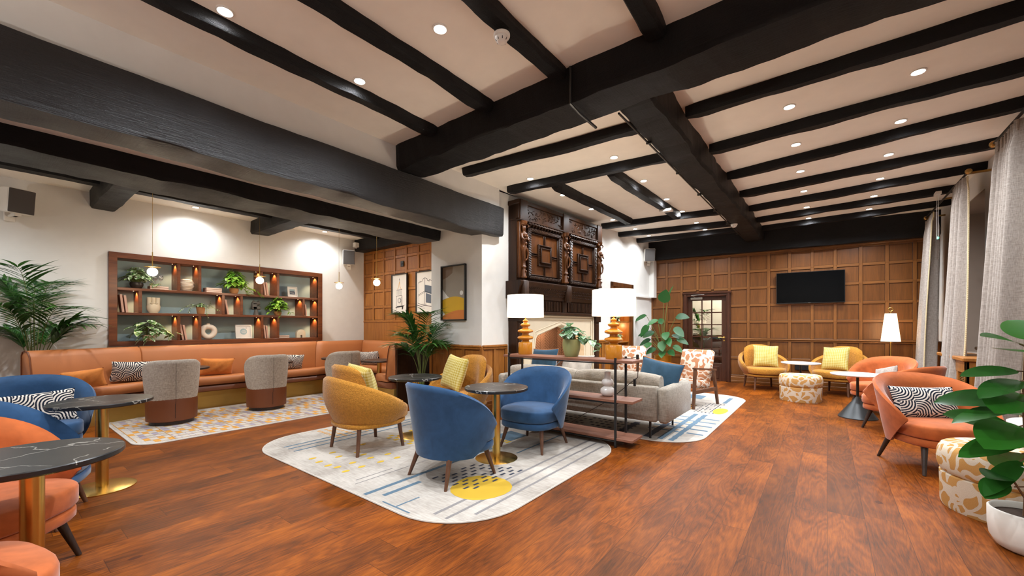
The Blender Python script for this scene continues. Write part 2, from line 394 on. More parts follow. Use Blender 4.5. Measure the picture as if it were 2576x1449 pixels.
M['green_pot']=plain('sage green glaze',hexc('8d9160'),.4); M['dark_pot']=plain('dark pot',hexc('2c2320'),.4); M['soil']=plain('bark soil',hexc('3b2a1e'),.95,bs=.8,bsc=60)
M['palm']=leafm('palm leaf',hexc('1f4a22'),hexc('47782e')); M['rubber']=leafm('rubber plant leaf',hexc('1c4a1a'),hexc('2f6b1f'),.22)
M['pothos']=leafm('pothos leaf',hexc('55902a'),hexc('a3cc4c')); M['varieg']=leafm('variegated leaf',hexc('3f6e30'),hexc('86ad58'),.4,hexc('e6e9cf')); M['bird']=leafm('broad leaf',hexc('184422'),hexc('2f6a2e'),.45)
M['satin']=leafm('satin leaf',hexc('36604a'),hexc('6b9a5a'),.4,hexc('a9c4b0'))
M['stem']=plain('plant stem',hexc('5f6a32'),.6); M['trunk']=plain('woody stem',hexc('6b4a2e'),.8)
M['niche_back']=plain('duck egg blue paint',hexc('9db4b8'),.8); M['stone']=plain('limestone',hexc('d3c3a8'),.75,bs=.1,bsc=80)
M['brick']=plain('sooty brick',hexc('7d5a44'),.9,bs=.5,bsc=60); M['mortar']=plain('mortar',hexc('241812'),.95)
M['screen']=plain('tv screen',hexc('040506'),.2,spec=.15); M['art_white']=plain('art paper',hexc('dfdbd3'),.6); M['ink']=plain('black ink',hexc('2b2a2c'),.8)
M['gold_ink']=plain('ochre ink',hexc('d39a2c'),.8); M['slate']=plain('slate ink',hexc('5b6470'),.8); M['art_grey']=plain('art grey',hexc('948a7c'),.8); M['art_brown']=plain('art brown',hexc('76604c'),.8)
M['art_yellow']=plain('art yellow',hexc('d2a41e'),.8); M['art_orange']=plain('art orange',hexc('cf7a34'),.8); M['grille']=plain('speaker grille',hexc('4a4644'),.8,bs=.5,bsc=500)
M['rug_base']=None
def rugbase(name,c1,c2):
    n=NT(name); v=n.coord(); a=n.noise(v,2.2,5,.65); b=n.noise(n.coord(scale=(4,40,4)),2,3)
    c=n.ramp(n.m('ADD',n.m('MULTIPLY',a,.7),n.m('MULTIPLY',b,.3)),[(.35,c1),(.6,c2)]); n.bump(n.noise(v,300,2),.3,.003)
    return n.done(c,.95,spec=.1)
M['rug_base']=rugbase('pale rug',hexc('8f877e'),hexc('bab3aa')); M['r_blue']=plain('rug blue',hexc('52697a'),.95); M['r_grey']=plain('rug grey',hexc('7b7776'),.95)
M['r_yellow']=plain('rug yellow',hexc('c09c28'),.95); M['r_navy']=plain('rug navy',hexc('2b3242'),.95); M['r_brown']=plain('rug brown',hexc('5c4632'),.95); M['r_edge']=plain('rug binding',hexc('bdb4aa'),.95)
M['r_ochre']=plain('rug ochre',hexc('c0893a'),.95); M['r_lilac']=plain('rug lilac',hexc('8f8894'),.95); M['r_pale']=plain('rug cream',hexc('b3aaa0'),.95)
M['reveal']=plain('taupe reveal',hexc('8a7a6d'),.85); M['dark_pane']=plain('night window glass',hexc('14161a'),.08); M['candle']=plain('blush',hexc('d9b6a0'),.7)  # reveal: even taupe tone lining the window recesses
M['clear']=glass_mat('clear glass',(1,1,1),.88); M['pane']=glass_mat('door glass',(.96,.97,.95),.93); M['green_g']=plain('green planter',hexc('7f9a5e'),.5)
M['glasswine']=glass_mat('drinking glass',(.97,.98,1),.8)

# ---------------------------------------------------------------- room shell
ZC=3.3
def sbox(name,mat,*b,**k):
    m=MB(); m.box(*b); return struct(m.build(name,mat,smooth=0,**k))
m=MB(); m.box(-8.4,2.3,-3.3,13.5,-.12,0); struct(m.build('floor',M['floor'],smooth=0))
m=MB(); m.box(-3.95,2.3,-3.3,10.9,ZC,ZC+.12); m.box(-8.4,-5.4,-3.3,5.4,3.11,3.3); m.box(-5.4,-3.9,-3.3,4.73,ZC,ZC+.12); m.box(-4.6,-3.9,4.7,10.6,ZC,ZC+.12)
struct(m.build('ceiling',M['ceil'],smooth=0))
# left wall with the shelving niche cut out (niche y 1.18..4.14, z 1.03..2.24)
m=MB(); X0,X1=-8.55,-8.1
m.box(X0,X1,-3.3,1.16,0,3.11); m.box(X0,X1,4.16,5.4,0,3.11); m.box(X0,X1,1.16,4.16,0,1.0); m.box(X0,X1,1.16,4.16,2.27,3.11); m.box(X0,-8.42,1.16,4.16,1.0,2.27)
struct(m.build('wall_left',M['wall'],smooth=0))
sbox('wall_front',M['wall'],-8.4,2.3,-3.3,-3.1,0,3.4)
# pier and bulkhead above the big beams
m=MB(); m.box(-5.07,-3.98,4.45,5.6,0,3.3); struct(m.build('wall_pier',M['wall'],smooth=0))
m=MB(); m.box(-5.42,-3.88,-3.1,4.73,2.76,3.3); struct(m.build('wall_bulkhead',M['wall'],smooth=0))
# right wall with two window recesses
m=MB()
for a,b in [(-3.3,2.6),(5.45,7.75),(9.35,10.9)]: m.box(1.58,2.2,a,b,0,ZC)
for a,b in [(2.6,5.45),(7.75,9.35)]: m.box(1.58,2.2,a,b,0,.85); m.box(1.58,2.2,a,b,3.0,ZC)
struct(m.build('wall_right',M['wall'],smooth=0))
for i,(a,b) in enumerate([(7.75,9.35),(2.6,5.45)]):
    m=MB(); m.box(2.06,2.12,a,b,.85,.93); m.box(2.06,2.12,a,b,2.92,3.0)
    for k in range(5):
        y=a+(b-a)*k/4; m.box(2.06,2.12,max(a,y-.03),min(b,y+.03),.85,3.0)
    for z in (1.5,2.2): m.box(2.07,2.11,a,b,z-.02,z+.02)
    f=struct(m.build('window_%d'%(i+1),M['white'],smooth=0))
    m=MB(); m.box(2.085,2.095,a,b,.9,2.95); m.build('window_pane',M['dark_pane'],f,smooth=0)
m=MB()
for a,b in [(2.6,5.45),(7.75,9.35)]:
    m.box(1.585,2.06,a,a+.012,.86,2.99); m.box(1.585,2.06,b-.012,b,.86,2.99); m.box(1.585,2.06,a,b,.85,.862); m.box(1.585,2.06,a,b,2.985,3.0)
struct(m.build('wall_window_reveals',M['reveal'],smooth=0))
m=MB(); m.box(1.54,1.6,5.45,7.75,.02,.95,.005); m.box(1.50,1.6,5.4,7.8,.95,.99,.008); m.box(1.54,1.6,9.35,10.5,.02,.95); m.box(1.5,1.6,9.3,10.5,.95,.99)
for k in range(5): m.box(1.525,1.55,5.45+k*.55,5.5+k*.55,.1,.95)
struct(m.build('trim_1',M['panel'],smooth=0))

def panelwall(m,stiles,rails,mat_st=1,mat_r=2,d=.0,t=.022,sw=.027,holes=()):
    # in local frame: x along wall, y=-protrusion (towards room), z up ; mi 0 = panels
    seen=set()
    def hole(x0,x1,z0,z1):
        for a,b,c,e in holes:
            if x0>=a-.02 and x1<=b+.02 and z0>=c-.02 and z1<=e+.02: return True
        return False
    for i in range(len(stiles)-1):
        for j in range(len(rails)-1):
            x0,x1,z0,z1=stiles[i],stiles[i+1],rails[j],rails[j+1]
            if hole(x0,x1,z0,z1): continue
            m.mi=0; m.box(x0+.01,x1-.01,-.004,.01,z0+.01,z1-.01)
            # moulding fillet around the panel, its dark tone a painted shadow line
            m.mi=3
            m.box(x0+sw,x1-sw,-.009,.0,z0+sw-.002,z0+sw+.007,.003); m.box(x0+sw,x1-sw,-.009,.0,z1-sw-.007,z1-sw+.002,.003)
            m.mi=3
            m.box(x0+sw-.002,x0+sw+.007,-.009,.0,z0+sw,z1-sw,.003); m.box(x1-sw-.007,x1-sw+.002,-.009,.0,z0+sw,z1-sw,.003)
            m.mi=mat_r
            for z in (z0,z1):
                k=('r',i,round(z,4))
                if k not in seen: seen.add(k); m.box(x0+sw,x1-sw,-t+.002,.0,z-sw,z+sw,.004)
            m.mi=mat_st
            for x in (x0,x1):
                k=('s',round(x,4),j)
                if k not in seen: seen.add(k); m.box(x-sw,x+sw,-t,.0,z0-(sw if j==0 else 0),z1+(sw if j==len(rails)-2 else 0),.003)

# back wall, turned by a few degrees
BA=math.atan(.061); BO=(-3.45,10.17,0)
ST=[0,.36,.70,1.05,1.37,1.71,2.08,2.46,2.83,3.21,3.58,3.97,4.35,4.73,5.1]
m=MB()
m.box(-.25,.80,.0,.25,0,ZC); m.box(1.68,5.4,.0,.25,0,ZC); m.box(.8,1.68,.0,.25,2.0,ZC)
bw=struct(m.build('wall_back',M['panel'],smooth=0,loc=BO,rz=BA))
m=MB()
RA=[.14,.55,.97]; RB=[.97,1.35,1.71,2.09,2.45,2.82]
hl=[(.70,1.71,0,2.09)]
panelwall(m,ST,RA,holes=[(.7,1.71,0,2.1)]); panelwall(m,ST,RB,holes=[(.70,1.71,0,2.1)])
m.mi=2
for a,b in [(0,.79),(1.69,5.15)]:
    m.box(a,b,-.045,0,.955,.985,.008); m.box(a,b,-.03,0,.925,.955,.006); m.box(a,b,-.03,0,0,.13,.006); m.box(a,b,-.036,0,.0,.05,.004)
m.box(0,5.15,-.03,0,2.83,2.87,.008)
pw=m.build('panelling',[M['panel'],M['panel_s'],M['panel_x'],M['panel_shadow']],bw,smooth=0)
# brass double socket on the panelling
# door 1
FRM=Matrix.Translation(BO)@Matrix.Rotation(BA,4,'Z')
def bw_pt(v,n,z): return FRM@Vector((v,-n,z))
m=MB()
for a,b in [(.74,.83),(1.65,1.74)]: m.box(a,b,-.05,.12,0,2.0,.008); m.box(a+.02,b-.02,-.065,-.04,0,2.0,.006)
m.box(.74,1.74,-.05,.12,1.94,2.03,.008); m.box(.72,1.76,-.075,-.03,2.0,2.04,.008)
dr=struct(m.build('door_1',M['dark_door'],smooth=0,loc=BO,rz=BA))
m=MB(); a,b=.83,1.65
m.box(a,.93,.03,.075,0,1.94,.004); m.box(1.55,b,.03,.075,0,1.94,.004); m.box(.93,1.55,.03,.075,1.85,1.94); m.box(.93,1.55,.03,.075,0,.40)
gx=[.93,1.137,1.343,1.55]; gz=[.40,.56,.73,1.01,1.29,1.57,1.85]
for x in gx[1:-1]: m.box(x-.012,x+.012,.035,.07,.40,1.85)
for z in gz[1:-1]: m.box(.93,1.55,.035,.07,z-.012,z+.012)
m.box(.98,1.5,.022,.04,.06,.34,.006)
lf=m.build('door_leaf',M['dark_door'],dr,smooth=0)
m=MB(); m.box(.93,1.55,.05,.055,.40,1.85); m.build('glass_panes',M['pane'],lf,smooth=0)
m=MB(); m.tube([(1.60,.03,1.0),(1.60,-.03,1.0),(1.58,-.035,1.0),(1.49,-.035,1.0)],.008); m.M=Matrix.Translation((1.60,.03,1.0))@Matrix.Rotation(rad(90),4,'X'); m.lathe([(.024,-.003),(.024,.008)],16); m.M=Matrix.Translation((1.60,.03,.93))@Matrix.Rotation(rad(90),4,'X'); m.lathe([(.018,-.003),(.018,.006)],16)
m.build('door_handle',M['brass'],lf)
m=MB(); m.box(.90,1.16,-.03,.03,1.87,1.93,.005); m.tube([(1.0,-.03,1.93),(.92,-.07,1.97)],.007); m.tube([(.92,-.07,1.97),(1.2,-.055,1.985)],.007); m.build('door_closer',M['steel'],lf)
# vestibule behind the glazed door
m=MB(); m.box(-5.6,.6,13.2,13.3,0,3.3); m.box(-5.7,-5.6,10.4,13.3,0,3.3); m.box(.6,.7,10.5,13.3,0,3.3); m.box(-5.7,.7,10.4,13.3,3.2,3.3)
struct(m.build('wall_vestibule',M['wall'],smooth=0))
m=MB(); m.box(-5.6,.6,13.12,13.2,0,.95,.005); m.box(-5.6,.6,13.08,13.2,.95,1.0,.005); struct(m.build('trim_2',M['dark_door'],smooth=0))

# nook panelling (Y = 5.18)
m=MB(); m.box(-8.5,-5.0,5.18,5.4,0,3.3); nw=struct(m.build('wall_nook',M['panel_n'],smooth=0))
m=MB(); m.M=Matrix.Translation((-8.1,5.18,0)); panelwall(m,[.0,.36,.73,1.1,1.47,1.84,2.21,2.58,2.95,3.2],[1.36,1.66,2.0,2.35,2.66,2.84]); m.mi=2
m.box(0,3.05,-.03,0,1.335,1.365,.005); m.box(0,3.05,-.02,0,.3,1.335)
m.build('panelling',[M['panel_n']]*3+[M['panel_nshadow']],nw,smooth=0)
# dado on the pier and fireplace wall
FA=math.atan(.0927); FO=Vector((-3.98,4.45,0))
# local frame: x along wall (towards back), y = -protrusion into room, z
FW=Matrix.Translation(FO)@Matrix.Rotation(rad(90)-FA,4,'Z')
def dado(m,L,x0=0,n=3,z=.96,lo=.12):
    w_=(L)/n
    panelwall(m,[x0+w_*i for i in range(n+1)],[lo,.50,z-.03] if False else [lo,z-.03])
    m.mi=2; m.box(x0,x0+L,-.05,0,z-.02,z+.015,.008); m.box(x0,x0+L,-.035,0,z-.05,z-.02,.006); m.box(x0,x0+L,-.03,0,0,.1,.006)
m=MB(); m.M=Matrix.Translation((-5.07,4.45,0)); dado(m,1.09,n=3); m.M=FW; dado(m,.5,n=2); m.M=FW; dado(m,.72,x0=3.0,n=2)
struct(m.build('trim_3',[M['panel_n']]*3+[M['panel_nshadow']],smooth=0))
# fireplace wall with fire opening and alcove
m=MB()
for a,b in [(-.0,.95),(2.55,3.74),(4.68,5.95)]: m.box(a,b,.0,.6,0,ZC)
m.box(.95,2.55,.0,.6,1.35,ZC); m.box(3.74,4.68,.0,.6,2.17,ZC)
m.box(.95,2.55,.55,.75,0,1.5); m.box(3.74,4.68,.42,.6,0,2.2)
m.box(5.58,5.75,-.12,0,1.95,ZC,.004); m.box(4.9,5.58,-.06,0,1.93,1.97,.004)
ml=Matrix.Translation(FO)@Matrix.Rotation(rad(90)-FA,4,'Z')
o=m.build('wall_fireplace',M['wall'],smooth=0); o.matrix_world=ml; struct(o)
def fwo(mb,name,mats,parent=None,smooth=35,**k):
    o=mb.build(name,mats,parent,smooth)
    if not parent: o.location=FO; o.rotation_euler=(0,0,rad(90)-FA)
    return o
# sooty firebox lining, chevron brick
m=MB(); m.mi=1; m.box(.95,2.55,.53,.55,0,1.5); m.box(2.53,2.56,0.02,.55,0,1.5); m.box(.93,.96,.02,.55,0,1.5); m.box(.95,2.55,.02,.55,1.36,1.4); m.mi=0
bwid=.145; bh=.052
for i in range(11):
    x0=.96+i*bwid; sg=1 if i%2 else -1
    for j in range(-2,28):
        z0=j*bh; za=z0+(0 if sg>0 else .10); zb=z0+(.10 if sg>0 else 0)
        if max(za,zb)>1.42 or min(za,zb)<0 or x0+bwid>2.56: continue
        m.add([(x0+.004,.53,za),(x0+bwid-.004,.53,zb),(x0+bwid-.004,.53,zb+bh-.008),(x0+.004,.53,za+bh-.008)]+[(x0+.004,.505,za),(x0+bwid-.004,.505,zb),(x0+bwid-.004,.505,zb+bh-.008),(x0+.004,.505,za+bh-.008)],
              [(0,1,2,3),(4,5,6,7),(0,1,5,4),(1,2,6,5),(2,3,7,6),(3,0,4,7)])
for i in range(4):
    y0=.06+i*.115; sg=1 if i%2 else -1
    for j in range(27):
        z0=j*bh; za=z0+(0 if sg>0 else .08); zb=z0+(.08 if sg>0 else 0)
        if max(za,zb)>1.38: continue
        m.add([(2.53,y0+.004,za),(2.53,y0+.11,zb),(2.53,y0+.11,zb+bh-.008),(2.53,y0+.004,za+bh-.008),(2.51,y0+.004,za),(2.51,y0+.11,zb),(2.51,y0+.11,zb+bh-.008),(2.51,y0+.004,za+bh-.008)],
              [(0,1,2,3),(4,5,6,7),(0,1,5,4),(1,2,6,5),(2,3,7,6),(3,0,4,7)])
struct(fwo(m,'wall_firebox',[M['brick'],M['mortar']],smooth=0))

# ---------------------------------------------------------------- ceiling beams (part of the building)
tn=[3]
def beam(p0,p1,w_,z0,z1,amp=.012,seg=.09,mat=None):
    """timber from p0 to p1 (centre line, plan), width w_, z0..z1, hand-hewn edges"""
    p0=Vector((*p0,0));p1=Vector((*p1,0));d=p1-p0;L=d.length;d.normalize();s=Vector((-d.y,d.x,0));n=max(2,int(L/seg));secs=[]
    sd=R.random()*50
    for i in range(n+1):
        q=p0+d*L*i/n; t=i*L/n*1.6+sd
        f=lambda k,a=amp:(mnoise.noise(Vector((t,k*7.3,0)))+.55*mnoise.noise(Vector((t*3.1,k*3.3,5)))+.25*mnoise.noise(Vector((t*7.1,k*5.3,9))))*a*2
        e=.0 if 0<i<n else .012
        hw=w_/2-e; b=min(.022,w_*.12)
        zz0=z0+e
        secs.append([q-s*(hw+f(1))+Vector((0,0,z1)),q-s*(hw+f(2))+Vector((0,0,zz0+b+.01)),q-s*(hw-b+f(2))+Vector((0,0,zz0+f(3))),
                     q+s*(hw-b+f(4))+Vector((0,0,zz0+f(5))),q+s*(hw+f(4))+Vector((0,0,zz0+b+.01)),q+s*(hw+f(6))+Vector((0,0,z1))])
    m=MB(); m.loops(secs); tn[0]+=1
    return struct(m.build('trim_%d'%tn[0],mat or M['beam'],smooth=50))
beam((-4.02,-3.05),(-4.02,4.78),.38,2.585,3.01,.01,mat=M['lintel'])          # big lintel
beam((-5.12,-3.05),(-5.12,4.44),.58,2.6,2.76,.012)
beam((-3.9,3.07),(1.62,3.02),.40,3.03,3.31,.012)             # cross beam
beam((-1.245,3.2),(-1.205,10.2),.31,3.05,3.31,.012,.08)            # spine beam
beam((-3.5,10.08),(1.7,10.38),.22,2.86,3.31,.008)
for y0,y1 in [(4.02,4.0),(5.02,4.86),(6.06,5.66),(7.02,6.74),(7.98,7.64),(8.92,8.6),(9.72,9.55)]:
    beam((-1.05,y0+.04),(1.6,y1+.02),.115,3.2,3.31,.008)
for a,y0,b,y1 in [(-3.75,3.86,-1.3,4.05),(-3.72,4.75,-1.3,4.98),(-3.58,7.60,-1.3,7.89),(-3.68,8.51,-1.3,8.93),(-3.6,9.38,-1.3,9.58)]:
    beam((a,y0),(b,y1),.12,3.2,3.31,.008)
beam((-3.06,4.98),(-3.0,7.6),.13,3.2,3.31,.008); beam((-2.24,5.05),(-2.15,7.75),.15,3.2,3.31,.008)
for x in (-3.24,-2.48,-1.71,-.93): beam((x,-3.1),(x,2.9),.135,3.218,3.31,.009)
for x in (0.1,.9): beam((x,-3.1),(x,2.9),.14,3.19,3.31,.010)
beam((-7.22,-3.1),(-7.3,5.0),.2,3.02,3.12,.006)              # batten in the seating nook
beam((-8.1,1.05),(-5.3,1.05),.28,2.88,3.12,.008); beam((-8.1,3.05),(-5.3,3.05),.28,2.88,3.12,.008)
beam((-8.15,5.06),(-5.0,5.06),.26,2.86,3.12,.008)
# conduit bolted along the crossing beams
m=MB(); m.tube([(-1.60,2.83,3.29),(-1.60,2.83,3.0),(-1.60,2.98,2.985),(-1.60,3.28,2.985)],.012); m.tube([(-1.40,3.3,3.055),(-1.36,10.1,3.055)],.009)
for y in (4,5,6,7,8,9): m.box(-1.41,-1.36,y-.01,y+.01,3.04,3.07)
tag(m.build('cable_conduit',M['black']),'black cable conduit clipped around and along the ceiling beams','conduit')

# ---------------------------------------------------------------- downlights
def make_downlight():
    r=thing('ceiling_downlight',(0,0,ZC),0,'','light')
    m=MB(); m.lathe([(.052,0),(.052,-.006),(.044,-.010),(.038,-.004),(.036,0)],20); q=m.build('rim',M['white'],r)
    m=MB(); m.lathe([(.0,-.003),(.037,-.003)],16); m.build('lens',M['lens'],q)
    return r
dl=make_downlight()
spotdata=bpy.data.lights.new('downlight beam','SPOT'); spotdata.energy=SPOT_W; spotdata.color=SPOT_COL; spotdata.spot_size=rad(155); spotdata.spot_blend=1.0; spotdata.shadow_soft_size=.03
ordn=['nearest','second','third','fourth','fifth','sixth','seventh']
first=True
spotwall=spotdata.copy(); spotwall.energy=SPOT_W*.36
spotfront=spotdata.copy(); spotfront.energy=SPOT_W*1.7
spotcorner=spotdata.copy(); spotcorner.energy=SPOT_W*.12
spotnook=spotdata.copy(); spotnook.energy=SPOT_W*.16; spotnook.color=(1,.86,.68)
def dlight(x,y,label,group,z=ZC,e=1.0):
    global first
    r=place(dl,(x,y,z),0,label,group,first); first=False
    l=bpy.data.objects.new('spot_lamp',spotnook if z<3.2 and x<-7 else spotfront if x<-2 and .9<y<2 and z>3.2 else spotcorner if x<-3.1 and y>8 else spotwall if x<-3.2 and x>-4 else spotdata); C.objects.link(l); l.parent=r; l.location=(0,0,-.035)
    return r
G1='recessed ceiling downlights'
for i,y in enumerate([4.6,5.6,6.6,7.60,8.66,9.56]):
    dlight(-.28,y,'ceiling downlight right of the spine beam, %s row back from the crossbeam'%ordn[i],G1)
    dlight(.58,y-(.10 if i>3 else 0),'ceiling downlight towards the curtains, %s row back from the crossbeam'%ordn[i],G1)
for i,y in enumerate([4.68,5.69,6.73,7.62,8.62,9.34]):
    dlight(-2.045,y,'ceiling downlight just left of the spine beam, %s back from the crossbeam'%ordn[i],G1)
for i,y in enumerate([4.65,5.53,6.5,7.40,8.38,9.2]):
    dlight(-3.26+(.07 if i>3 else 0),y,'ceiling downlight along the fireplace wall, %s back from the crossbeam'%ordn[i],G1)
dlight(-3.10,.97,'ceiling downlight between the beams at the top left of the photo','%s'%G1)
dlight(-3.09,1.93,'ceiling downlight beside the second beam left of the smoke alarm',G1)
dlight(-2.11,1.93,'bright ceiling downlight just left of the near smoke alarm',G1)
for x,y in [(-.5,1.9),(.6,1.9),(-1.3,.6),(.6,-.2),(-.9,-1.0),(-2.6,-1.2)]:  # extra downlights out of view, added to brighten the ceiling
    dlight(x,y,'added fill downlight out of view',G1)
for i,(x,y) in enumerate([(-7.8,2.05),(-7.8,4.12)]):
    dlight(x,y,'nook ceiling downlight washing the wall above the %s of the shelves'%['left half','right end'][i],G1,3.11)
dlight(-6.9,-.5,'nook ceiling downlight outside the left edge of the photo',G1,3.11)
for x,y in [(-6.2,1.9),(-6.2,.1),(-6.2,3.8)]: dlight(x,y,'nook ceiling downlight over the front of the booth seating, hidden by the beam',G1,3.11)
# vestibule ceiling lamp
l=bpy.data.lights.new('vestibule lamp','POINT'); l.energy=170; l.color=(1,.88,.7); l.shadow_soft_size=.15
lo=bpy.data.objects.new('vestibule_lamp',l); C.objects.link(lo); lo.location=(-2.0,12.0,2.9)

# ---------------------------------------------------------------- furniture builders
def legs(r,pos,mat,r0=.021,r1=.012,zt=.27):
    for (x0,y0,x1,y1) in pos:
        m=MB(); m.tube([(x0,y0,zt),(x1,y1,.0)],[r0,r1],12); m.build('leg',mat,r)
def shell_secs(n,zr,zb,A,Rx,Ry,th,cy=0,nv=9,flare=.9,fl2=.28,endp=6,bulge=0):
    secs=[]
    for i in range(n+1):
        s_=-1+2*i/n
        T=th*max(.12,(1-abs(s_)**endp)**.5)
        outer=[];inner=[]
        for j in range(nv+1):
            v=j/nv; a=s_*A(v)
            z=zb(s_)+(zr(s_)-zb(s_))*v
            fl=flare+fl2*v+bulge*math.sin(math.pi*v)
            tt=T*(.55 if j==nv else 1)
            for lst,k in ((outer,0),(inner,tt)):
                rx=Rx*fl-k; ry=Ry*fl-k
                lst.append(Vector((math.sin(a)*rx,cy-math.cos(a)*ry,z-(0 if j<nv else .012))))
        mid=[ (outer[-1]+inner[-1])/2+Vector((0,0,.018)) ]
        secs.append(outer+mid+inner[::-1])
    return secs
def seat_pad(m,w_,y0,y1,z0,z1,dome=.015,e=3.2,n=32,rnd=.025):
    prof=[(.97,z0),(1.0,z0+rnd*.5),(1.0,z1-rnd),(.985,z1-rnd*.4),(.95,z1),(.6,z1+dome*.8),(.0,z1+dome)]
    cy=(y0+y1)/2;h=(y1-y0)/2;secs=[]
    for k,z in prof:
        row=[]
        for i in range(n):
            t=2*math.pi*i/n;c,s=math.cos(t),math.sin(t)
            x=math.copysign(abs(c)**(2/e),c)*w_*k; y=math.copysign(abs(s)**(2/e),s)*h*k
            row.append(Vector((x,cy+y,z)))
        secs.append(row)
    m.loops(secs)
def tub_chair(col,label,legm='leg'):
    r=thing('tub_armchair',(0,0,0),0,label,'armchair')
    m=MB()
    A=lambda v: rad(84+40*v**.75)
    zr=lambda s: .455+.345*(1-abs(s)**2.5)
    zb=lambda s: .215
    m.loops(shell_secs(48,zr,zb,A,.37,.35,.068,0,12,.83,.24,endp=5)); m.build('shell_back',M[col],r,60)
    m=MB(); seat_pad(m,.295,-.25,.335,.305,.415,.02,2.9); m.build('seat',M[col],r,60)
    m=MB(); seat_pad(m,.29,-.24,.325,.235,.300,0,2.9,rnd=.02); m.build('seat_base',M[col],r,60)
    legs(r,[(.20,.19,.25,.26),(-.20,.19,-.25,.26),(.20,-.18,.25,-.26),(-.20,-.18,-.25,-.26)],M[legm],.024,.012,.245)
    return r
def cocoon_chair(label):
    r=thing('cocoon_armchair',(0,0,0),0,label,'armchair')
    A=lambda v: rad(112+10*math.sin(math.pi*v))
    zr=lambda s: .50+.26*(1-abs(s)**1.7)
    zb=lambda s: .285
    m=MB(); m.loops(shell_secs(48,zr,zb,A,.42,.385,.07,0,12,.80,.26,bulge=.12)); m.build('shell_back',M['mustard'],r,60)
    A2=lambda v: rad(62-14*v*v); zr2=lambda s: .80+.07*(1-abs(s)**3); zb2=lambda s:.44
    m=MB(); m.loops(shell_secs(30,zr2,zb2,A2,.37,.335,.09,0,8,.86,.14,bulge=.02)); m.build('back_cushion',M['mustard'],r,60)
    m=MB(); seat_pad(m,.35,-.30,.39,.315,.43,.02,2.5); m.build('seat',M['mustard'],r,60)
    m=MB(); seat_pad(m,.345,-.33,.365,.262,.305,0,2.4,rnd=.015); m.build('seat_base',M['mustard'],r,60)
    legs(r,[(.235,.22,.262,.255),(-.235,.22,-.262,.255),(.235,-.22,.262,-.255),(-.235,-.22,-.262,-.255)],M['leg'],.021,.016,.275)
    return r
def barrel_chair(label):
    r=thing('swivel_barrel_chair',(0,0,0),0,label,'chair')
    A=lambda v: rad(100+24*math.sin(math.pi*min(1,v*.9)))
    zr=lambda s:.61+.215*(1-abs(s)**4); zb=lambda s:.24+.13*abs(s)**3
    m=MB(); m.loops(shell_secs(48,zr,zb,A,.27,.265,.07,0,12,.95,.13,bulge=.025,endp=4)); m.build('backrest',M['grey_weave'],r,60)
    m=MB(); m.lathe([(.235,.05),(.262,.06),(.266,.30),(.258,.36),(.24,.40),(.0,.40)],40); m.build('leather_drum',M['leather_d'],r,60)
    m=MB(); seat_pad(m,.235,-.2,.27,.40,.47,.015,2.3); m.build('seat',M['leather_d'],r,60)
    m=MB(); m.lathe([(.0,.0),(.225,.0),(.23,.05),(.0,.05)],40); m.build('base',M['leg_dark'],r)
    m=MB(); m.tube([(0,-.268,.28),(0,-.272,.10)],.0022,6); m.tube([(0,-.300,.285),(0,-.318,.80)],.002,6); m.build('seam',M['black'],r)
    return r
def bistro_table(label,rad_=.3,h=.68,top='marble',legm='brass',baser=.2):
    r=thing('round_pedestal_table',(0,0,0),0,label,'table')
    m=MB(); m.lathe([(.0,h-.028),(rad_-.006,h-.028),(rad_,h-.022),(rad_,h-.004),(rad_-.004,h),(0,h)],56); m.build('tabletop',M[top],r)
    m=MB(); m.lathe([(.038,.012),(.038,h-.03)],28); m.lathe([(.09,h-.04),(.09,h-.028)],20); m.build('column',M[legm],r)
    m=MB(); m.lathe([(0,0),(baser,0),(baser,.008),(baser-.02,.014),(.045,.022),(0,.022)],48); m.build('base',M[legm],r)
    return r
def cone_table(label,h=.6,rad_=.3):
    r=thing('round_side_table',(0,0,0),0,label,'table')
    m=MB(); m.lathe([(.0,h-.022),(rad_-.01,h-.022),(rad_,h-.012),(rad_,h-.003),(rad_-.004,h),(0,h)],48); m.build('tabletop',M['white_top'],r)
    m=MB(); m.lathe([(.016,.2),(.016,h-.02)],14); m.build('column',M['black'],r)
    m=MB(); m.lathe([(0,0),(.215,0),(.215,.01),(.03,.27),(.016,.29)],40); m.build('base',M['grey_cone'],r)
    return r
def pillow(name,w_,h_,t,mat,loc,rz,tilt,label,cat='cushion',roll=0,group=None,piping=None,bulk=.36):
    m=MB()
    m.M=Matrix.Translation((0,0,0))
    def f(sg):
        def g(u,v):
            a=u*2-1;b=v*2-1
            th=t*.5*max(0,(1-a*a)*(1-b*b))**bulk
            return Vector((w_/2*a*(1-.07*(1-b*b)),sg*th+.004*math.sin(a*9+b*5)*(1-a*a)*(1-b*b),h_/2*b*(1-.08*(1-a*a))))
        return g
    m.grid(f(1),24,18); m.grid(f(-1),24,18)
    o=m.build(name,M[mat],smooth=180); o.location=loc; o.rotation_mode='XYZ'
    o.rotation_euler=(tilt,roll,rz); tag(o,label,cat,group)
    if piping:
        m=MB(); pts=[]
        for a,b in [(u,-1) for u in (-1,-.5,0,.5,1)]+[(1,v) for v in (-.5,0,.5,1)]+[(u,1) for u in (.5,0,-.5,-1)]+[(-1,v) for v in (.5,0,-.5,-1)]:
            pts.append((w_/2*a*(1-.07*(1-b*b)),0,h_/2*b*(1-.08*(1-a*a))))
        m.tube(pts,.006,6); m.build('piping',M[piping],o)
    return o

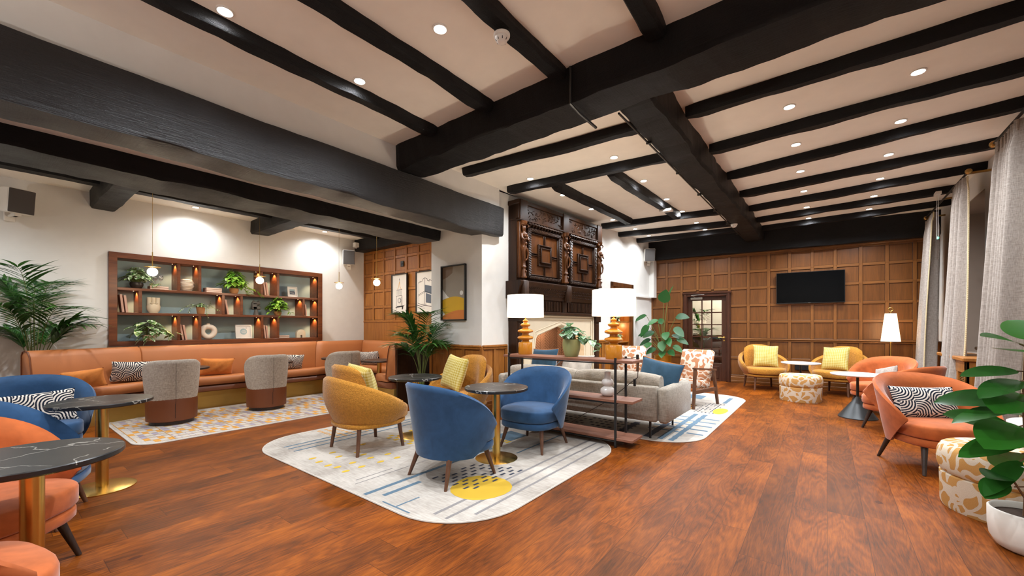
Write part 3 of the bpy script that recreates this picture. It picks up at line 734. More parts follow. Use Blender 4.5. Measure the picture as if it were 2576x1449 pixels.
# --- tub chairs
blue=tub_chair('blue','')
GB='blue velvet tub armchairs'
place(blue,(-2.50,2.42,0),face(.10,1),'blue velvet tub chair on the central rug, seen from behind',None,True)
place(blue,(-2.44,3.55,0),face(.05,-1),'blue velvet tub chair between marble table and console, facing the camera')
place(blue,(-5.45,.27,0),face(1,.10),'blue velvet tub chair holding a zebra cushion, beside the oval-looking marble table at left')
place(blue,(-4.04,.13,0),face(.35,.94),'blue velvet tub chair mostly hidden behind the orange chair at left')
orange=tub_chair('orange','','leg_dark')
place(orange,(-3.25,-.03,0),face(.7,.7),'orange velvet tub chair under the nearest black marble table, at left',None,True)
place(orange,(-2.28,-.17,0),face(-.25,1),'orange velvet tub chair cut off by the bottom left corner')
def wide(o,sx,sy,sz=1.0):
    o.scale=(sx,sy,sz); return o
wide(place(orange,(.75,5.17,0),face(.46,-.89),'orange velvet tub chair with zebra cushion behind the large ottoman'),1.05,1.05)
place(orange,(.70,6.72,0),face(-.80,.55),'middle orange tub chair of the three on the right, its seat towards the white table')
place(orange,(.62,8.02,0),face(-.62,-.78),'farthest orange tub chair, with a pale cushion, in front of the floor lamp')
# --- mustard chairs
GM='mustard cocoon armchairs'
must=cocoon_chair('')
place(must,(-3.78,2.45,0),face(.05,1),'mustard cocoon armchair seen from behind on the central rug',None,True)
place(must,(-3.72,3.72,0),face(-.10,-1),'mustard cocoon armchair against the pier panelling, gingham cushion on it')
place(must,(-1.02,9.62,0),face(.55,-1),'mustard cocoon armchair just right of the glazed door')
place(must,(.16,9.66,0),face(-.45,-1),'mustard cocoon armchair beside the floor lamp, under the television\'s right side')
# --- barrel chairs
bar=barrel_chair('')
place(bar,(-6.74,1.52,0),face(-1,.10),'grey and brown barrel chair nearest the left, on the checked rug',None,True)
place(bar,(-6.76,2.66,0),face(-1,.08),'middle grey and brown barrel chair on the checked rug')
place(bar,(-6.70,3.86,0),face(-1,.05),'barrel chair half hidden behind the mustard armchair')
# --- tables
bt=bistro_table('')
place(bt,(-2.48,2.98,0),0,'black marble table with brass base between the two blue chairs of the central rug',None,True)
place(bt,(-3.72,3.03,0),1.1,'black marble table between the two mustard chairs on the rug')
place(bt,(-4.44,.575,0),2.0,'black marble table in front of the blue chair with the zebra cushion')
place(bt,(-2.78,.14,0),.6,'black marble table nearest the camera, at the left edge')
bd=bistro_table('',.3,.68,'leg_dark')
place(bd,(-6.05,4.15,0),0,'small dark round table at the right end of the booth, under the brightest pendant',None,True)
place(bd,(-7.10,1.72,0),0,'small dark round table behind the left barrel chair')
place(bd,(-7.12,2.88,0),0,'small dark round table behind the middle barrel chair')
place(bd,(-7.10,4.02,0),0,'small dark round table behind the right barrel chair')
ct=cone_table('')
place(ct,(-.38,9.0,0),0,'round white side table between the two far mustard chairs',None,True)
place(ct,(.33,7.34,0),0,'round white side table on a grey cone base beside the orange chairs')
place(ct,(1.28,4.30,0),0,'round white side table behind the rubber plant at the right edge',None)
# --- ottomans
def ottoman(x,y,r_,h,label):
    t=thing('round_ottoman',(x,y,0),R.random()*6,label,'ottoman')
    m=MB(); m.lathe([(0,.0),(r_*.93,.0),(r_*.95,.02),(r_*.96,h*.52),(r_*.9,h*.54)],48); m.build('base',M['blob_o'],t,60)
    m=MB(); z0=h*.53; hh=h-z0
    m.lathe([(0,z0),(r_*.9,z0)]+[(r_*(.9+.1*math.sin(math.pi*k/8)),z0+hh*(.5-.5*math.cos(math.pi*k/8))*.93+.0) for k in range(1,9)]+[(r_*.6,h-.006),(0,h)],48)
    m.build('cushion_top',M['blob_o'],t,60)
ottoman(-.36,8.46,.31,.45,'cream and ochre patterned round ottoman in front of the far mustard chairs')
ottoman(.99,4.18,.37,.44,'large cream and ochre round ottoman behind the rubber plant pot')

# --- banquette
bq=thing('booth_banquette',(-7.9,3,0),0,'long orange leather banquette wrapping round the nook under the shelves','banquette')
org=Vector((-7.9,3,0))
P_=[Vector((-7.62,.30,0)),Vector((-7.96,1.38,0)),Vector((-7.96,5.10,0)),Vector((-5.33,5.10,0)),Vector((-5.33,3.95,0))]
def offs(d):
    out=[]
    for i,p in enumerate(P_):
        a=(P_[i]-P_[i-1]).normalized() if i>0 else None; b=(P_[i+1]-P_[i]).normalized() if i<len(P_)-1 else None
        na=Vector((a.y,-a.x,0)) if a else None; nb=Vector((b.y,-b.x,0)) if b else None
        if na is None: n_=nb;k=1
        elif nb is None: n_=na;k=1
        else: n_=(na+nb).normalized(); k=1/max(.4,n_.dot(na))
        out.append(p+n_*d*k)
    return out
def ban_strip(m,prof,i0,i1,g0=0.0,g1=0.0):
    """profile (distance from wall, z) swept between path points i0..i1; closed section"""
    lines=[offs(d) for d,z in prof]
    secs=[]
    idx=list(range(i0,i1+1))
    for k in idx:
        secs.append([lines[j][k]-org+Vector((0,0,prof[j][1])) for j in range(len(prof))])
    d0=(P_[i0+1]-P_[i0]).normalized()*g0; d1=(P_[i1]-P_[i1-1]).normalized()*g1
    secs[0]=[p+d0 for p in secs[0]]; secs[-1]=[p-d1 for p in secs[-1]]
    # insert end rounding
    m.loops(secs)
backp=[(.0,.40),(.0,.90),(.03,.945),(.09,.96),(.15,.94),(.185,.88),(.22,.70),(.25,.47),(.25,.40)]
def ban_piece(name,prof,a,b,mat,sub=6):
    m=MB(); lines=None
    def at(d):
        out=offs(d); return out
    segs=[]
    L=[offs(d) for d,z in prof]
    # parametrise whole path by index + fraction
    def pt(j,t):
        i=min(int(t),len(P_)-2); f=t-i; return L[j][i].lerp(L[j][i+1],f)
    ts=[a+(b-a)*k/sub for k in range(sub+1)]
    for q in range(1,len(P_)-1):
        if a<q<b: ts.append(q)
    ts=sorted(set(ts)); e=.012
    secs=[]
    for n_,t in enumerate(ts):
        secs.append([pt(j,t)-org+Vector((0,0,prof[j][1])) for j in range(len(prof))])
    def shrink(sec): 
        c=sum(sec,Vector())/len(sec); return [p+(c-p).normalized()*.012 for p in sec]
    dirn=(secs[1][0]-secs[0][0]).normalized(); dir2=(secs[-1][0]-secs[-2][0]).normalized()
    secs=[shrink([p+dirn*.002 for p in secs[0]])]+[[p+dirn*.014 for p in secs[0]]]+secs[1:-1]+[[p-dir2*.014 for p in secs[-1]]]+[shrink([p-dir2*.002 for p in secs[-1]])]
    m.loops(secs); return m.build(name,mat,bq,60)
for a,b in [(0,1.0),(1.0,1.72),(1.72,2.0),(2.0,2.5),(2.5,3.0),(3.0,4.0)]:
    ban_piece('back_panel',backp,a,b,M['leather'])
seatp=[(.235,.36),(.235,.475),(.40,.485),(.50,.483),(.53,.465),(.54,.42),(.535,.37),(.52,.36)]
for a,b in [(0,1.0),(1.0,1.99),(2.01,2.99),(3.0,4.0)]: ban_piece('seat_cushion',seatp,a,b,M['leather_d'] if False else M['leather'])
ban_piece('seat_base',[(.1,.26),(.1,.35),(.50,.35),(.52,.34),(.525,.27),(.51,.26)],0,4,M['leather_d'])
ban_piece('plinth',[(.06,.0),(.06,.26),(.49,.26),(.49,.0)],0,4,M['brassband'])
m=MB(); m.box(-5.33-org.x+.005,-5.33-org.x+.03,3.96-3,5.16-3,.0,.9,.005); m.build('side_board',M['carved'],bq,0)
# piping on the ends
m=MB()
for t,sg in ((0,-1),(4,1)):
    pts=[]
    for d,z in backp: pts.append(offs(d)[t]-org+Vector((0,0,z)))
    m.tube([p+Vector((0,(-.001 if t==0 else -.001),0)) for p in pts],.007,6)
m.build('piping',M['leather_d'],bq)

def on_banq(Y,w_,h_,mat,label,roll=0,x=-7.60,rz=0,tilt=-.30,t=.16,group=None):
    pillow('cushion',w_,h_,t,mat,(x,Y,.485+h_/2*math.cos(tilt)),-math.pi/2+rz if True else 0,tilt,label,roll=roll,group=group)
pillow('cushion',.38,.25,.15,'amber',(-7.22,.78,.60),-math.pi/2-.28,-.30,'plain orange cushion at the left end of the banquette',roll=.12)
on_banq(1.30,.50,.30,'zebra','black and white zebra cushion on the banquette behind the left barrel chair',-.05,rz=.1)
on_banq(2.27,.46,.28,'amber','plain orange cushion in the middle of the banquette',-.06)
on_banq(3.38,.46,.28,'zebra2','zebra cushion on the banquette below the arch ornament',-.07)
pillow('cushion',.46,.28,.16,'zebra2',(-7.20,4.72,.62),math.pi+.35,-.25,'zebra cushion in the far corner of the banquette',roll=.05)
# cushions on the armchairs
pillow('cushion',.52,.30,.16,'zebra',(-5.40,.28,.535),math.pi/2+math.pi+.05,.35,'large zebra cushion on the blue chair at the left edge',roll=.05)
pillow('cushion',.52,.30,.16,'zebra',(.70,5.26,.555),face(.46,-.89),.36,'zebra cushion on the nearest orange chair at right',roll=0)
pillow('cushion',.30,.26,.12,'curtain',(.68,8.0,.54),face(-.62,-.78),.4,'pale cushion on the farthest orange chair',roll=.3)
GG='yellow gingham cushions'
pillow('cushion',.42,.42,.17,'ging',(-3.74,2.38,.66),face(.05,1),.30,'yellow gingham cushion tucked in the rear-facing mustard chair',roll=.08)
pillow('cushion',.44,.44,.18,'ging',(-3.76,3.68,.66),face(-.25,-1),.30,'yellow gingham cushion on the mustard chair by the pier',roll=-.1)
pillow('cushion',.44,.44,.17,'ging',(-.97,9.53,.66),face(.25,-1),.28,'yellow gingham cushion on the mustard chair by the door',roll=-.04)
pillow('cushion',.44,.44,.17,'ging',(.12,9.58,.66),face(-.55,-1),.28,'yellow gingham cushion on the mustard chair by the floor lamp',roll=.05)

# --- sofa
sf=thing('sofa',(-2.5,4.95,0),0,'taupe woven sofa with its back to the console table','sofa')
sx0,sx1=-1.2,1.16
m=MB(); m.box(sx0+.121,sx1-.121,-.485,-.36,.205,.59,.02); m.build('back_frame',M['sofa_weave'],sf,50)
for a,b in ((sx1-.12,sx1),(sx0,sx0+.12)): m=MB(); m.box(a,b,-.485,.45,.20,.585,.03); m.build('arm',M['sofa_weave'],sf,50)
m=MB(); m.box(sx0+.12,sx1-.12,-.36,.44,.2,.32,.02); m.build('seat_base',M['sofa_weave'],sf,50)
for a,b in ((sx0+.125,-.02),(-.015,sx1-.125)):
    m=MB(); m.box(a,b,-.2,.46,.32,.46,.04); m.build('seat_cushion',M['sofa_weave'],sf,50)
for a,b in ((sx0+.13,-.02),(-.015,sx1-.13)):
    m=MB(); secs=[]
    for k in range(15):
        t=k/14; x=a+(b-a)*t; e=1-.10*abs(2*t-1)**6
        secs.append([Vector((x,-.30+.10*math.cos(q)*e,.565+.145*math.copysign(abs(math.sin(q))**.7,math.sin(q))*e+.02*(1-(2*t-1)**2))) for q in [2*math.pi*j/18 for j in range(18)]])
    m.loops(secs); m.build('back_cushion',M['sofa_weave'],sf,60)
legs(sf,[(sx1-.22,-.40,sx1-.22,-.40),(sx0+.2,-.40,sx0+.2,-.40),(sx1-.2,.36,sx1-.2,.36),(sx0+.2,.36,sx0+.2,.36)],M['black'],.014,.012,.21)
pillow('cushion',.50,.46,.17,'teal',(-1.62,5.02,.62),.05,-.35,'teal cushion with orange piping leaning at the right end of the sofa',roll=.18,piping='amber')
pillow('cushion',.44,.44,.17,'teal',(-3.2,4.9,.72),-.05,-.30,'teal cushion with orange piping at the left end of the sofa',roll=-.04,piping='amber')
pillow('cushion',.48,.40,.17,'rug_base',(-2.75,5.02,.68),-.05,-.5,'pale patterned cushion beside the left teal cushion')

# --- console
cn=thing('console_shelf',(-2.35,4.13,0),0,'long walnut and black metal console table behind the sofa','console table')
for z in (.9,.49,.10):
    m=MB(); m.box(-.86,.80,-.14,.15,z-.028,z,.003); m.build('shelf_board',M['console'],cn,0)
for x in (-.77,.62):
    for y in (-.135,.14): m=MB(); m.box(x-.011,x+.011,y-.011,y+.011,0,.925,.002); m.build('post',M['black'],cn,0)
m=MB()
for z in (.865,.455,.065):
    for y in (-.135,.14): m.box(-.77,.62,y-.008,y+.008,z-.008,z+.004)
    for x in (-.77,.62): m.box(x-.008,x+.008,-.135,.14,z-.008,z+.004)
m.build('rails',M['black'],cn,0)
# --- table lamps
def table_lamp(x,y,z,label,k=1.0):
    r=thing('table_lamp',(x,y,z),0,label,'lamp')
    m=MB(); m.lathe([(0,0),(.084,0),(.088,.006),(.088,.142),(.082,.150),(.055,.152),(.05,.158),(.045,.175),(.05,.182),(.085,.188),(.098,.198),(.100,.208),(.094,.22),(.06,.232),(.043,.24),(.042,.262),(.06,.268),(.09,.276),(.099,.288),(.094,.302),(.06,.316),(.036,.325),(.034,.345),(.05,.350),(.062,.362),(.062,.374),(.045,.386),(.026,.392),(.022,.402),(.032,.410),(.033,.424),(.018,.434),(.010,.44),(0,.44)],40)
    m.build('body',M['ochre_g'],r,50)
    m=MB(); m.lathe([(.006,.43),(.006,.50),(.014,.50),(.014,.55),(0,.55)],12); m.tube([(-.22,0,.735),(.22,0,.735)],.002,6); q=m.build('stem',M['brass'],r)
    m=MB(); m.lathe([(.232,.462),(.228,.742),(.226,.742),(.230,.462)],56); m.build('lamp_shade',M['shade'],r,60)
    l=bpy.data.lights.new('lamp bulb','POINT'); l.energy=42; l.color=(1,.90,.76); l.shadow_soft_size=.035
    o=bpy.data.objects.new('bulb_light',l); C.objects.link(o); o.parent=r; o.location=(0,0,.60)
    m=MB(); m.ball((0,0,.60),.028); m.build('bulb',M['bulbglass'],q)
table_lamp(-1.83,4.18,.9,'ochre ringed table lamp at the right end of the console, white drum shade')
table_lamp(-3.02,4.20,.9,'ochre ringed table lamp at the left end of the console, white drum shade')
# plug, cable
m=MB(); m.tube([(-1.74,4.20,.905),(-1.66,4.24,.91),(-1.60,4.26,.925)],.004,6); m.tube([(-1.6,4.29,.92),(-1.62,4.33,.70),(-1.72,4.34,.62),(-1.95,4.35,.42),(-2.3,4.36,.2),(-2.5,4.4,.06)],.004,6); m.box(-1.61,-1.585,4.25,4.275,.90,.95,.003); m.box(-1.67,-1.645,4.325,4.35,.60,.68,.004)
tag(m.build('lamp_cable',M['black']),'black lamp cable with inline switch hanging behind the console','cable')
m=MB(); m.lathe([(0,0),(.045,0),(.07,.02),(.079,.05),(.075,.08),(.05,.10),(.036,.108),(.045,.118),(.063,.135),(.066,.155),(.055,.178),(.036,.195),(.033,.215),(.034,.262),(.036,.265),(.03,.265),(.029,.21),(0,.2)],36)
o=m.build('glass_vase',M['milk'],None,60); o.location=(-1.90,4.18,.49); tag(o,'milky white gourd-shaped glass vase on the console\'s middle shelf','vase')

# --- wooden lounge chairs
def lounge(label):
    r=thing('wooden_lounge_chair',(0,0,0),0,label,'armchair')
    m=MB(); m.M=Matrix.Translation((0,-.24,.38))@Matrix.Rotation(rad(16),4,'X'); m.box(-.27,.27,-.05,.05,-.02,.50,.03); m.build('backrest',M['blob_t'],r,50)
    m=MB(); m.M=Matrix.Translation((0,0,.34))@Matrix.Rotation(rad(6),4,'X'); m.box(-.27,.27,-.26,.30,-.06,.07,.03); m.build('seat',M['blob_t'],r,50)
    for s in (-1,1):
        m=MB(); x=s*.32
        m.loops([[Vector((x-.018,a,b)),Vector((x+.018,a,b)),Vector((x+.018,c,d)),Vector((x-.018,c,d))] for a,b,c,d in [(-.40,0,-.365,0),(-.27,.56,-.22,.56)]]); m.build('leg',M['leg'],r,0)
        m=MB(); m.loops([[Vector((x-.018,a,b)),Vector((x+.018,a,b)),Vector((x+.018,c,d)),Vector((x-.018,c,d))] for a,b,c,d in [(.33,0,.36,0),(.27,.60,.32,.60)]]); m.build('leg',M['leg'],r,0)
        m=MB(); m.loops([[Vector((x-.025,-.30,z)) ,Vector((x+.025,-.30,z)),Vector((x+.025,.33,z+.055)),Vector((x-.025,.33,z+.055))] for z in (.55,.575)]); m.build('arm',M['leg'],r,0)
        m=MB(); m.box(x-.016,x+.016,-.31,.31,.23,.29,.004); m.build('side_rail',M['leg'],r,0)
    return r
lc=lounge('')
place(lc,(-1.80,6.92,0),face(-.28,-1),'wooden lounge chair in terracotta blob fabric before the glazed door',None,True)
place(lc,(-3.02,7.45,0),face(.05,-1),'wooden lounge chair in terracotta blob fabric behind the right table lamp')

# ---------------------------------------------------------------- rugs
def rrect(x0,x1,y0,y1,r_,n=10,z=0):
    pts=[]
    for cx,cy,a in [(x1-r_,y1-r_,0),(x0+r_,y1-r_,90),(x0+r_,y0+r_,180),(x1-r_,y0+r_,270)]:
        for k in range(n+1): t=rad(a+90*k/n); pts.append((cx+r_*math.cos(t),cy+r_*math.sin(t)))
    return pts
def inside(p,b,r_):
    x0,x1,y0,y1=b; x=min(max(p[0],x0+r_),x1-r_); y=min(max(p[1],y0+r_),y1-r_)
    return math.hypot(p[0]-x,p[1]-y)<=r_-.03
class Rug(MB):
    def __init__(s,b,r_): super().__init__(); s.b=b; s.r=r_; s.prism(rrect(*b,r_),.001,.008); s.k=0
    def poly(s,pts,mi):
        s.mi=mi; s.k+=1; z=.0084+s.k*2e-6
        if all(inside(p,s.b,s.r) for p in pts): s.add([(x,y,z) for x,y in pts],[list(range(len(pts)))])
        s.mi=0
    def bar(s,x0,x1,y0,y1,mi,j=.0,brk=0):
        n=max(1,int(abs(y1-y0)/.08)); 
        for i in range(n):
            if brk and R.random()<brk: continue
            a=y0+(y1-y0)*i/n;b=y0+(y1-y0)*(i+1)/n
            e=R.uniform(-j,j); s.poly([(x0+e,a),(x1+e,a),(x1+e,b),(x0+e,b)],mi)
    def xbar(s,x0,x1,y0,y1,mi,brk=0):
        n=max(1,int(abs(x1-x0)/.08))
        for i in range(n):
            if brk and R.random()<brk: continue
            a=x0+(x1-x0)*i/n;b=x0+(x1-x0)*(i+1)/n; s.poly([(a,y0),(b,y0),(b,y1),(a,y1)],mi)
    def dot(s,x,y,rx,ry,mi,w_=.0):
        s.poly([(x+rx*(1+w_*math.sin(3*t))*math.cos(t),y+ry*(1+w_*math.cos(2*t))*math.sin(t)) for t in [2*math.pi*k/18 for k in range(18)]],mi)
RM=[M['rug_base'],M['r_blue'],M['r_grey'],M['r_yellow'],M['r_navy'],M['r_brown'],M['r_edge'],M['r_ochre'],M['r_lilac'],M['r_pale']]
def rug_edge(m,b,r_):
    m.mi=6; pts=rrect(*b,r_); m.tube([(x,y,.005) for x,y in pts]+[(pts[0][0],pts[0][1],.005)],.007,6,False); m.mi=0
g=Rug((-4.86,-1.68,1.70,4.20),.55)
for x,w_ in [(-1.84,.012),(-1.95,.012),(-2.06,.013)]: g.bar(x-w_,x+w_,1.75,4.1,2,.002)
g.bar(-2.73,-2.69,1.73,3.2,1,.003); g.bar(-2.60,-2.56,1.72,2.15,1,.003); g.bar(-2.36,-2.345,1.75,1.95,1,.002); g.bar(-2.42,-2.40,3.2,4.1,1,.002)
g.bar(-2.95,-2.94,1.8,2.6,2); g.bar(-3.02,-3.01,1.85,2.2,2); g.bar(-3.2,-3.19,2.7,3.6,4); g.bar(-3.27,-3.26,2.7,3.4,4)
for x in (-4.20,-4.32,-4.42): g.bar(x-.013,x+.013,1.9,4.1,1,.002)
g.xbar(-3.7,-2.35,1.725,1.74,5,.15); g.xbar(-2.5,-2.2,1.735,1.748,1,.0)
g.dot(-2.12,2.36,.23,.25,3,.04)
for i in range(8):
    for j in range(6):
        if R.random()<.9: x=-2.56+i*.058+j*.01; y=2.25+j*.10+(i%2)*.05; g.poly([(x,y),(x+.022,y),(x+.024,y+.06),(x+.002,y+.06)],4)
for i in range(5):
    for j in range(4):
        if R.random()<.8: g.dot(-3.85+i*.15+R.uniform(-.03,.03),1.92+j*.17+R.uniform(-.03,.03),.022,.036,3)
for i in range(9):
    for j in range(6): g.dot(-4.78+i*.055+R.uniform(-.01,.01),2.45+j*.09,.016,.024,7)
for i in range(9):
    for j in range(7):
        if (i+j)%2: g.poly([(-3.95+i*.06,2.75+j*.07),(-3.90+i*.06,2.75+j*.07),(-3.90+i*.06,2.81+j*.07),(-3.95+i*.06,2.81+j*.07)],3)
g.poly([(-3.0,3.55),(-2.72,3.5),(-2.70,3.8),(-2.98,3.85)],1)
for k in range(6): g.bar(-2.98+k*.05,-2.95+k*.05,3.42,3.5,3)
rug_edge(g,g.b,g.r); tag(g.build('area_rug',RM,smooth=0),'pale rug with blue lines and yellow spot under the central chairs','rug')
g=Rug((-3.42,-1.08,4.47,8.22),.5)
for y in (5.0,5.22,5.45,5.68,5.9): g.xbar(-1.75,-1.12,y,y+.05,1,.1)
for y in (5.10,5.35,5.58): g.xbar(-1.72,-1.35,y,y+.018,7,.25)
for x in (-1.50,-1.38): g.bar(x,x+.06,4.5,6.2,1,.004)
g.bar(-1.66,-1.58,4.5,5.4,4,.003); g.bar(-1.98,-1.9,4.5,5.2,4,.003)
for i in range(30):
    for j in range(5):
        if R.random()<.75: g.poly([(-4.1+i*.075,4.58+j*.12),(-4.055+i*.075,4.58+j*.12),(-4.05+i*.075,4.63+j*.12),(-4.095+i*.075,4.63+j*.12)],4)
for i in range(6):
    for j in range(9):
        if R.random()<.8: x=-1.55+i*.05; y=6.35+j*.10; g.poly([(x,y),(x+.02,y),(x+.02,y+.05),(x,y+.05)],4)
g.dot(-1.24,6.6,.09,.26,3,.05); g.bar(-1.34,-1.28,7.3,7.9,1,.003)
g.poly([(-2.1,6.3),(-1.62,6.2),(-1.62,6.9),(-2.1,7.0)],5)
for k in range(8): g.poly([(-2.0+k*.05,6.3),(-1.98+k*.05,6.3),(-1.98+k*.05,6.85),(-2.0+k*.05,6.85)],7)
g.poly([(-2.3,7.6),(-1.7,7.5),(-1.7,7.9),(-2.3,8.0)],1)
rug_edge(g,g.b,g.r); tag(g.build('area_rug',RM,smooth=0),'pale rug with blue bars and dark dashes under the sofa','rug')
g=Rug((-7.42,-5.64,.98,4.75),.22)
ny=0; y=1.02; cw=.062
while y<4.7:
    x=-7.40; i=0
    blk=int((y-1.02)/.124)
    while x<-5.68:
        cell=(int((x+7.4)/.26)+int((y-1.02)/.30))%2
        if cell: mi=[9,7,9,7][ny%4] if (i%2) else [9,7,9,7][(ny+1)%4]; 
        else: mi=8 if ny%2 else 0
        g.poly([(x+.006,y+.004),(x+.124,y+.004),(x+.124,y+cw-.004),(x+.006,y+cw-.004)],mi)
        if not cell and R.random()<.35: g.dot(x+.065,y+cw/2,.055,.024,9)
        x+=.13; i+=1
    y+=cw; ny+=1
for k in range(14): g.bar(-7.4+k*.13-.003,-7.4+k*.13+.003,1.0,4.72,7)
for k in range(13): g.xbar(-7.4,-5.66,1.02+k*.30-.003,1.02+k*.30+.003,7)
rug_edge(g,g.b,g.r); tag(g.build('area_rug',RM,smooth=0),'checked ochre, lilac and cream rug under the barrel chairs','rug')

# ---------------------------------------------------------------- shelving niche
sh=thing('built_in_shelving',(-8.1,2.66,.97),0,'oak-framed shelving niche with blue-grey back above the banquette','shelves')
def sb(m,y0,y1,z0,z1,x0=-.30,x1=.02,b=.003): m.box(x0,x1,y0-2.66,y1-2.66,z0-.97,z1-.97,b)
m=MB(); sb(m,1.11,4.21,.965,1.03,-.02,.035); sb(m,1.11,4.21,2.235,2.315,-.02,.035); sb(m,1.11,1.20,1.0,2.28,-.02,.036); sb(m,4.12,4.21,1.0,2.28,-.02,.036); m.build('frame',M['shelfwood'],sh,0)
m=MB(); sb(m,1.17,1.20,1.0,2.27); sb(m,4.12,4.15,1.0,2.27); sb(m,1.17,4.15,1.0,1.03); sb(m,1.17,4.15,2.235,2.26); m.build('lining',M['shelfwood'],sh,0)
m=MB(); sb(m,1.2,4.12,1.03,2.235,-.315,-.30,0); m.build('back_board',M['niche_back'],sh,0)
for z in (1.815,1.453): m=MB(); sb(m,1.2,4.12,z-.038,z); m.build('shelf',M['shelfwood'],sh,0)
def pxY(px):
    r_=(px-1288)/1030; dx=-math.sin(YAW)+r_*math.cos(YAW); dy=math.cos(YAW)+r_*math.sin(YAW); return -8.08*dy/dx
ledd=bpy.data.lights.new('shelf led','SPOT'); ledd.energy=7; ledd.color=(1,.62,.32); ledd.spot_size=rad(120); ledd.shadow_soft_size=.01; ledd.spot_blend=.6
for z0,z1,pl in [(1.815,2.235,[450,503,659,700]),(1.453,1.777,[353,562,608,764]),(1.03,1.415,[450,503,660,700])]:
    for p in pl+[793]:
        y=pxY(p)
        if p!=793: m=MB(); sb(m,y-.02,y+.02,z0,z1); m.build('divider',M['shelfwood'],sh,0)
        y1=y-.02 if p!=793 else 4.12
        m=MB(); m.lathe([(0,0),(.006,0),(.006,-.003),(0,-.003)],8); o=m.build('led_spot',M['led'],sh); o.location=(-.10,y1-.035-2.66,z1-.001-.97)
        l=bpy.data.objects.new('led_lamp',ledd); C.objects.link(l); l.parent=sh; l.location=(-.10,y1-.035-2.66,z1-.012-.97); l.rotation_euler=(rad(12),0,0)

def shy(px): return pxY(px)
def book(x,y,z,w_,h,t,lean,label,flat=False,group='blush books on the shelves'):
    m=MB()
    if flat: m.box(-w_/2,w_/2,-h/2,h/2,0,t,.002); inner=(-w_/2+.004,w_/2+.002,-h/2+.004,h/2-.004,.004,t-.004)
    else: m.box(-w_/2,w_/2,-t/2,t/2,0,h,.002); inner=(-w_/2+.004,w_/2-.004,-t/2+.003,t/2-.003,.004,h+.002)
    o=m.build('book',M['pinkpage']); o.location=(x,y,z); o.rotation_euler=(lean,0,0)
    m=MB(); m.box(*inner); m.build('pages',M['page'],o,0); tag(o,label,'book',group)
def vbooks(y,z,n,label,h=.24,lean=.12):
    for i in range(n): book(-8.2,y+i*.042,z+.003,.17,h-.012*i,.026,lean,(['leftmost','next','third'][i] if n>2 else ['left','right'][i] if n>1 else 'single')+' '+label)
vbooks(1.27,1.453,2,'upright pink book leaning in the leftmost cubby of the middle shelf',.26,-.0+.10)
vbooks(shy(566)+.06,1.453,1,'pink book leaning in the narrow middle-shelf cubby',.25,.16); 
vbooks(shy(455)+.04,1.03,2,'pink book leaning in the narrow bottom cubby left of the ring vase',.25,.16)
vbooks(shy(663)+.05,1.03,2,'pink book leaning in the narrow bottom cubby right of the white picture',.24,.12)
vbooks(shy(663)+.05,1.815,2,'pink book leaning in the narrow top cubby behind the second pendant',.25,.14)
vbooks(shy(768)+.04,1.453,1,'pink book in the far right cubby of the middle shelf',.22,.08)
for i,(yy,zz) in enumerate([(shy(403),1.815),(shy(541),1.815),(shy(715),1.03)]):
    n=[2,3,2][i]
    for k in range(n): book(-8.2,yy,zz+k*.026,.17,.22,.024,0,['bottom','upper','top'][k]+' pink book of the flat stack '+['under the wine glasses','left of the top pothos','beside the arch ornament'][i],True)
# wine glasses
for i,px in enumerate((395,409)):
    m=MB(); m.lathe([(0,0),(.028,0),(.028,.003),(.004,.008),(.003,.075),(.012,.085),(.030,.11),(.032,.14),(.026,.17),(.025,.17),(.03,.14),(.028,.112),(0,.088)],20)
    o=m.build('wine_glass',M['glasswine'],None,60); o.location=(-8.18,shy(px),1.868); tag(o,['left','right'][i]+' wine glass standing on the flat books','glass','pair of wine glasses')
# ribbed ball vase
m=MB(); pr=[(0,0),(.05,0)]
for k in range(8):
    z=.01+k*.022; rr=.092*math.sqrt(max(.1,1-((z-.095)/.115)**2)); pr+=[(rr,z),(rr+.015,z+.006),(rr+.015,z+.012),(rr,z+.017)]
pr+=[(.05,.195),(.04,.195),(0,.18)]; m.lathe(pr,32); o=m.build('ribbed_vase',M['stonev'],None,40); o.location=(-8.2,shy(474),1.815); tag(o,'round ribbed ivory vase in the narrow top cubby','vase')
# three finger vase
m=MB(); m.lathe([(0,0),(.05,0),(.08,.05),(.085,.10),(.075,.14),(.0,.14)],28,sy=1.0,sx=.7)
for k in (-1,0,1): m.lathe([(.026,.10),(.028,.24),(.022,.24),(.02,.16)],16,c=(0,k*.052))
for k in (-1,1): m.lathe([(.008,.13),(.02,.15),(.008,.16)],10,c=(.045,k*.026))
o=m.build('finger_vase',M['cream'],None,50); o.location=(-8.2,shy(391),1.453); tag(o,'cream vase with three finger-like necks on the middle shelf','vase')
# ring vase
m=MB(); sec=[]
for k in range(36):
    t=2*math.pi*k/36; sec.append([Vector((.042*math.cos(q),(.085+.042*math.sin(q)+.012*math.sin(t))*math.cos(t),.128+(.085+.042*math.sin(q))*math.sin(t))) for q in [2*math.pi*j/14 for j in range(14)]])
m.loops(sec,False,True); m.lathe([(.024,.235),(.022,.262),(.028,.268),(.02,.268),(.016,.24)],18)
o=m.build('ring_vase',M['stonev'],None,60); o.location=(-8.18,shy(529),1.03); tag(o,'ivory doughnut-shaped ring vase on the bottom shelf','vase')
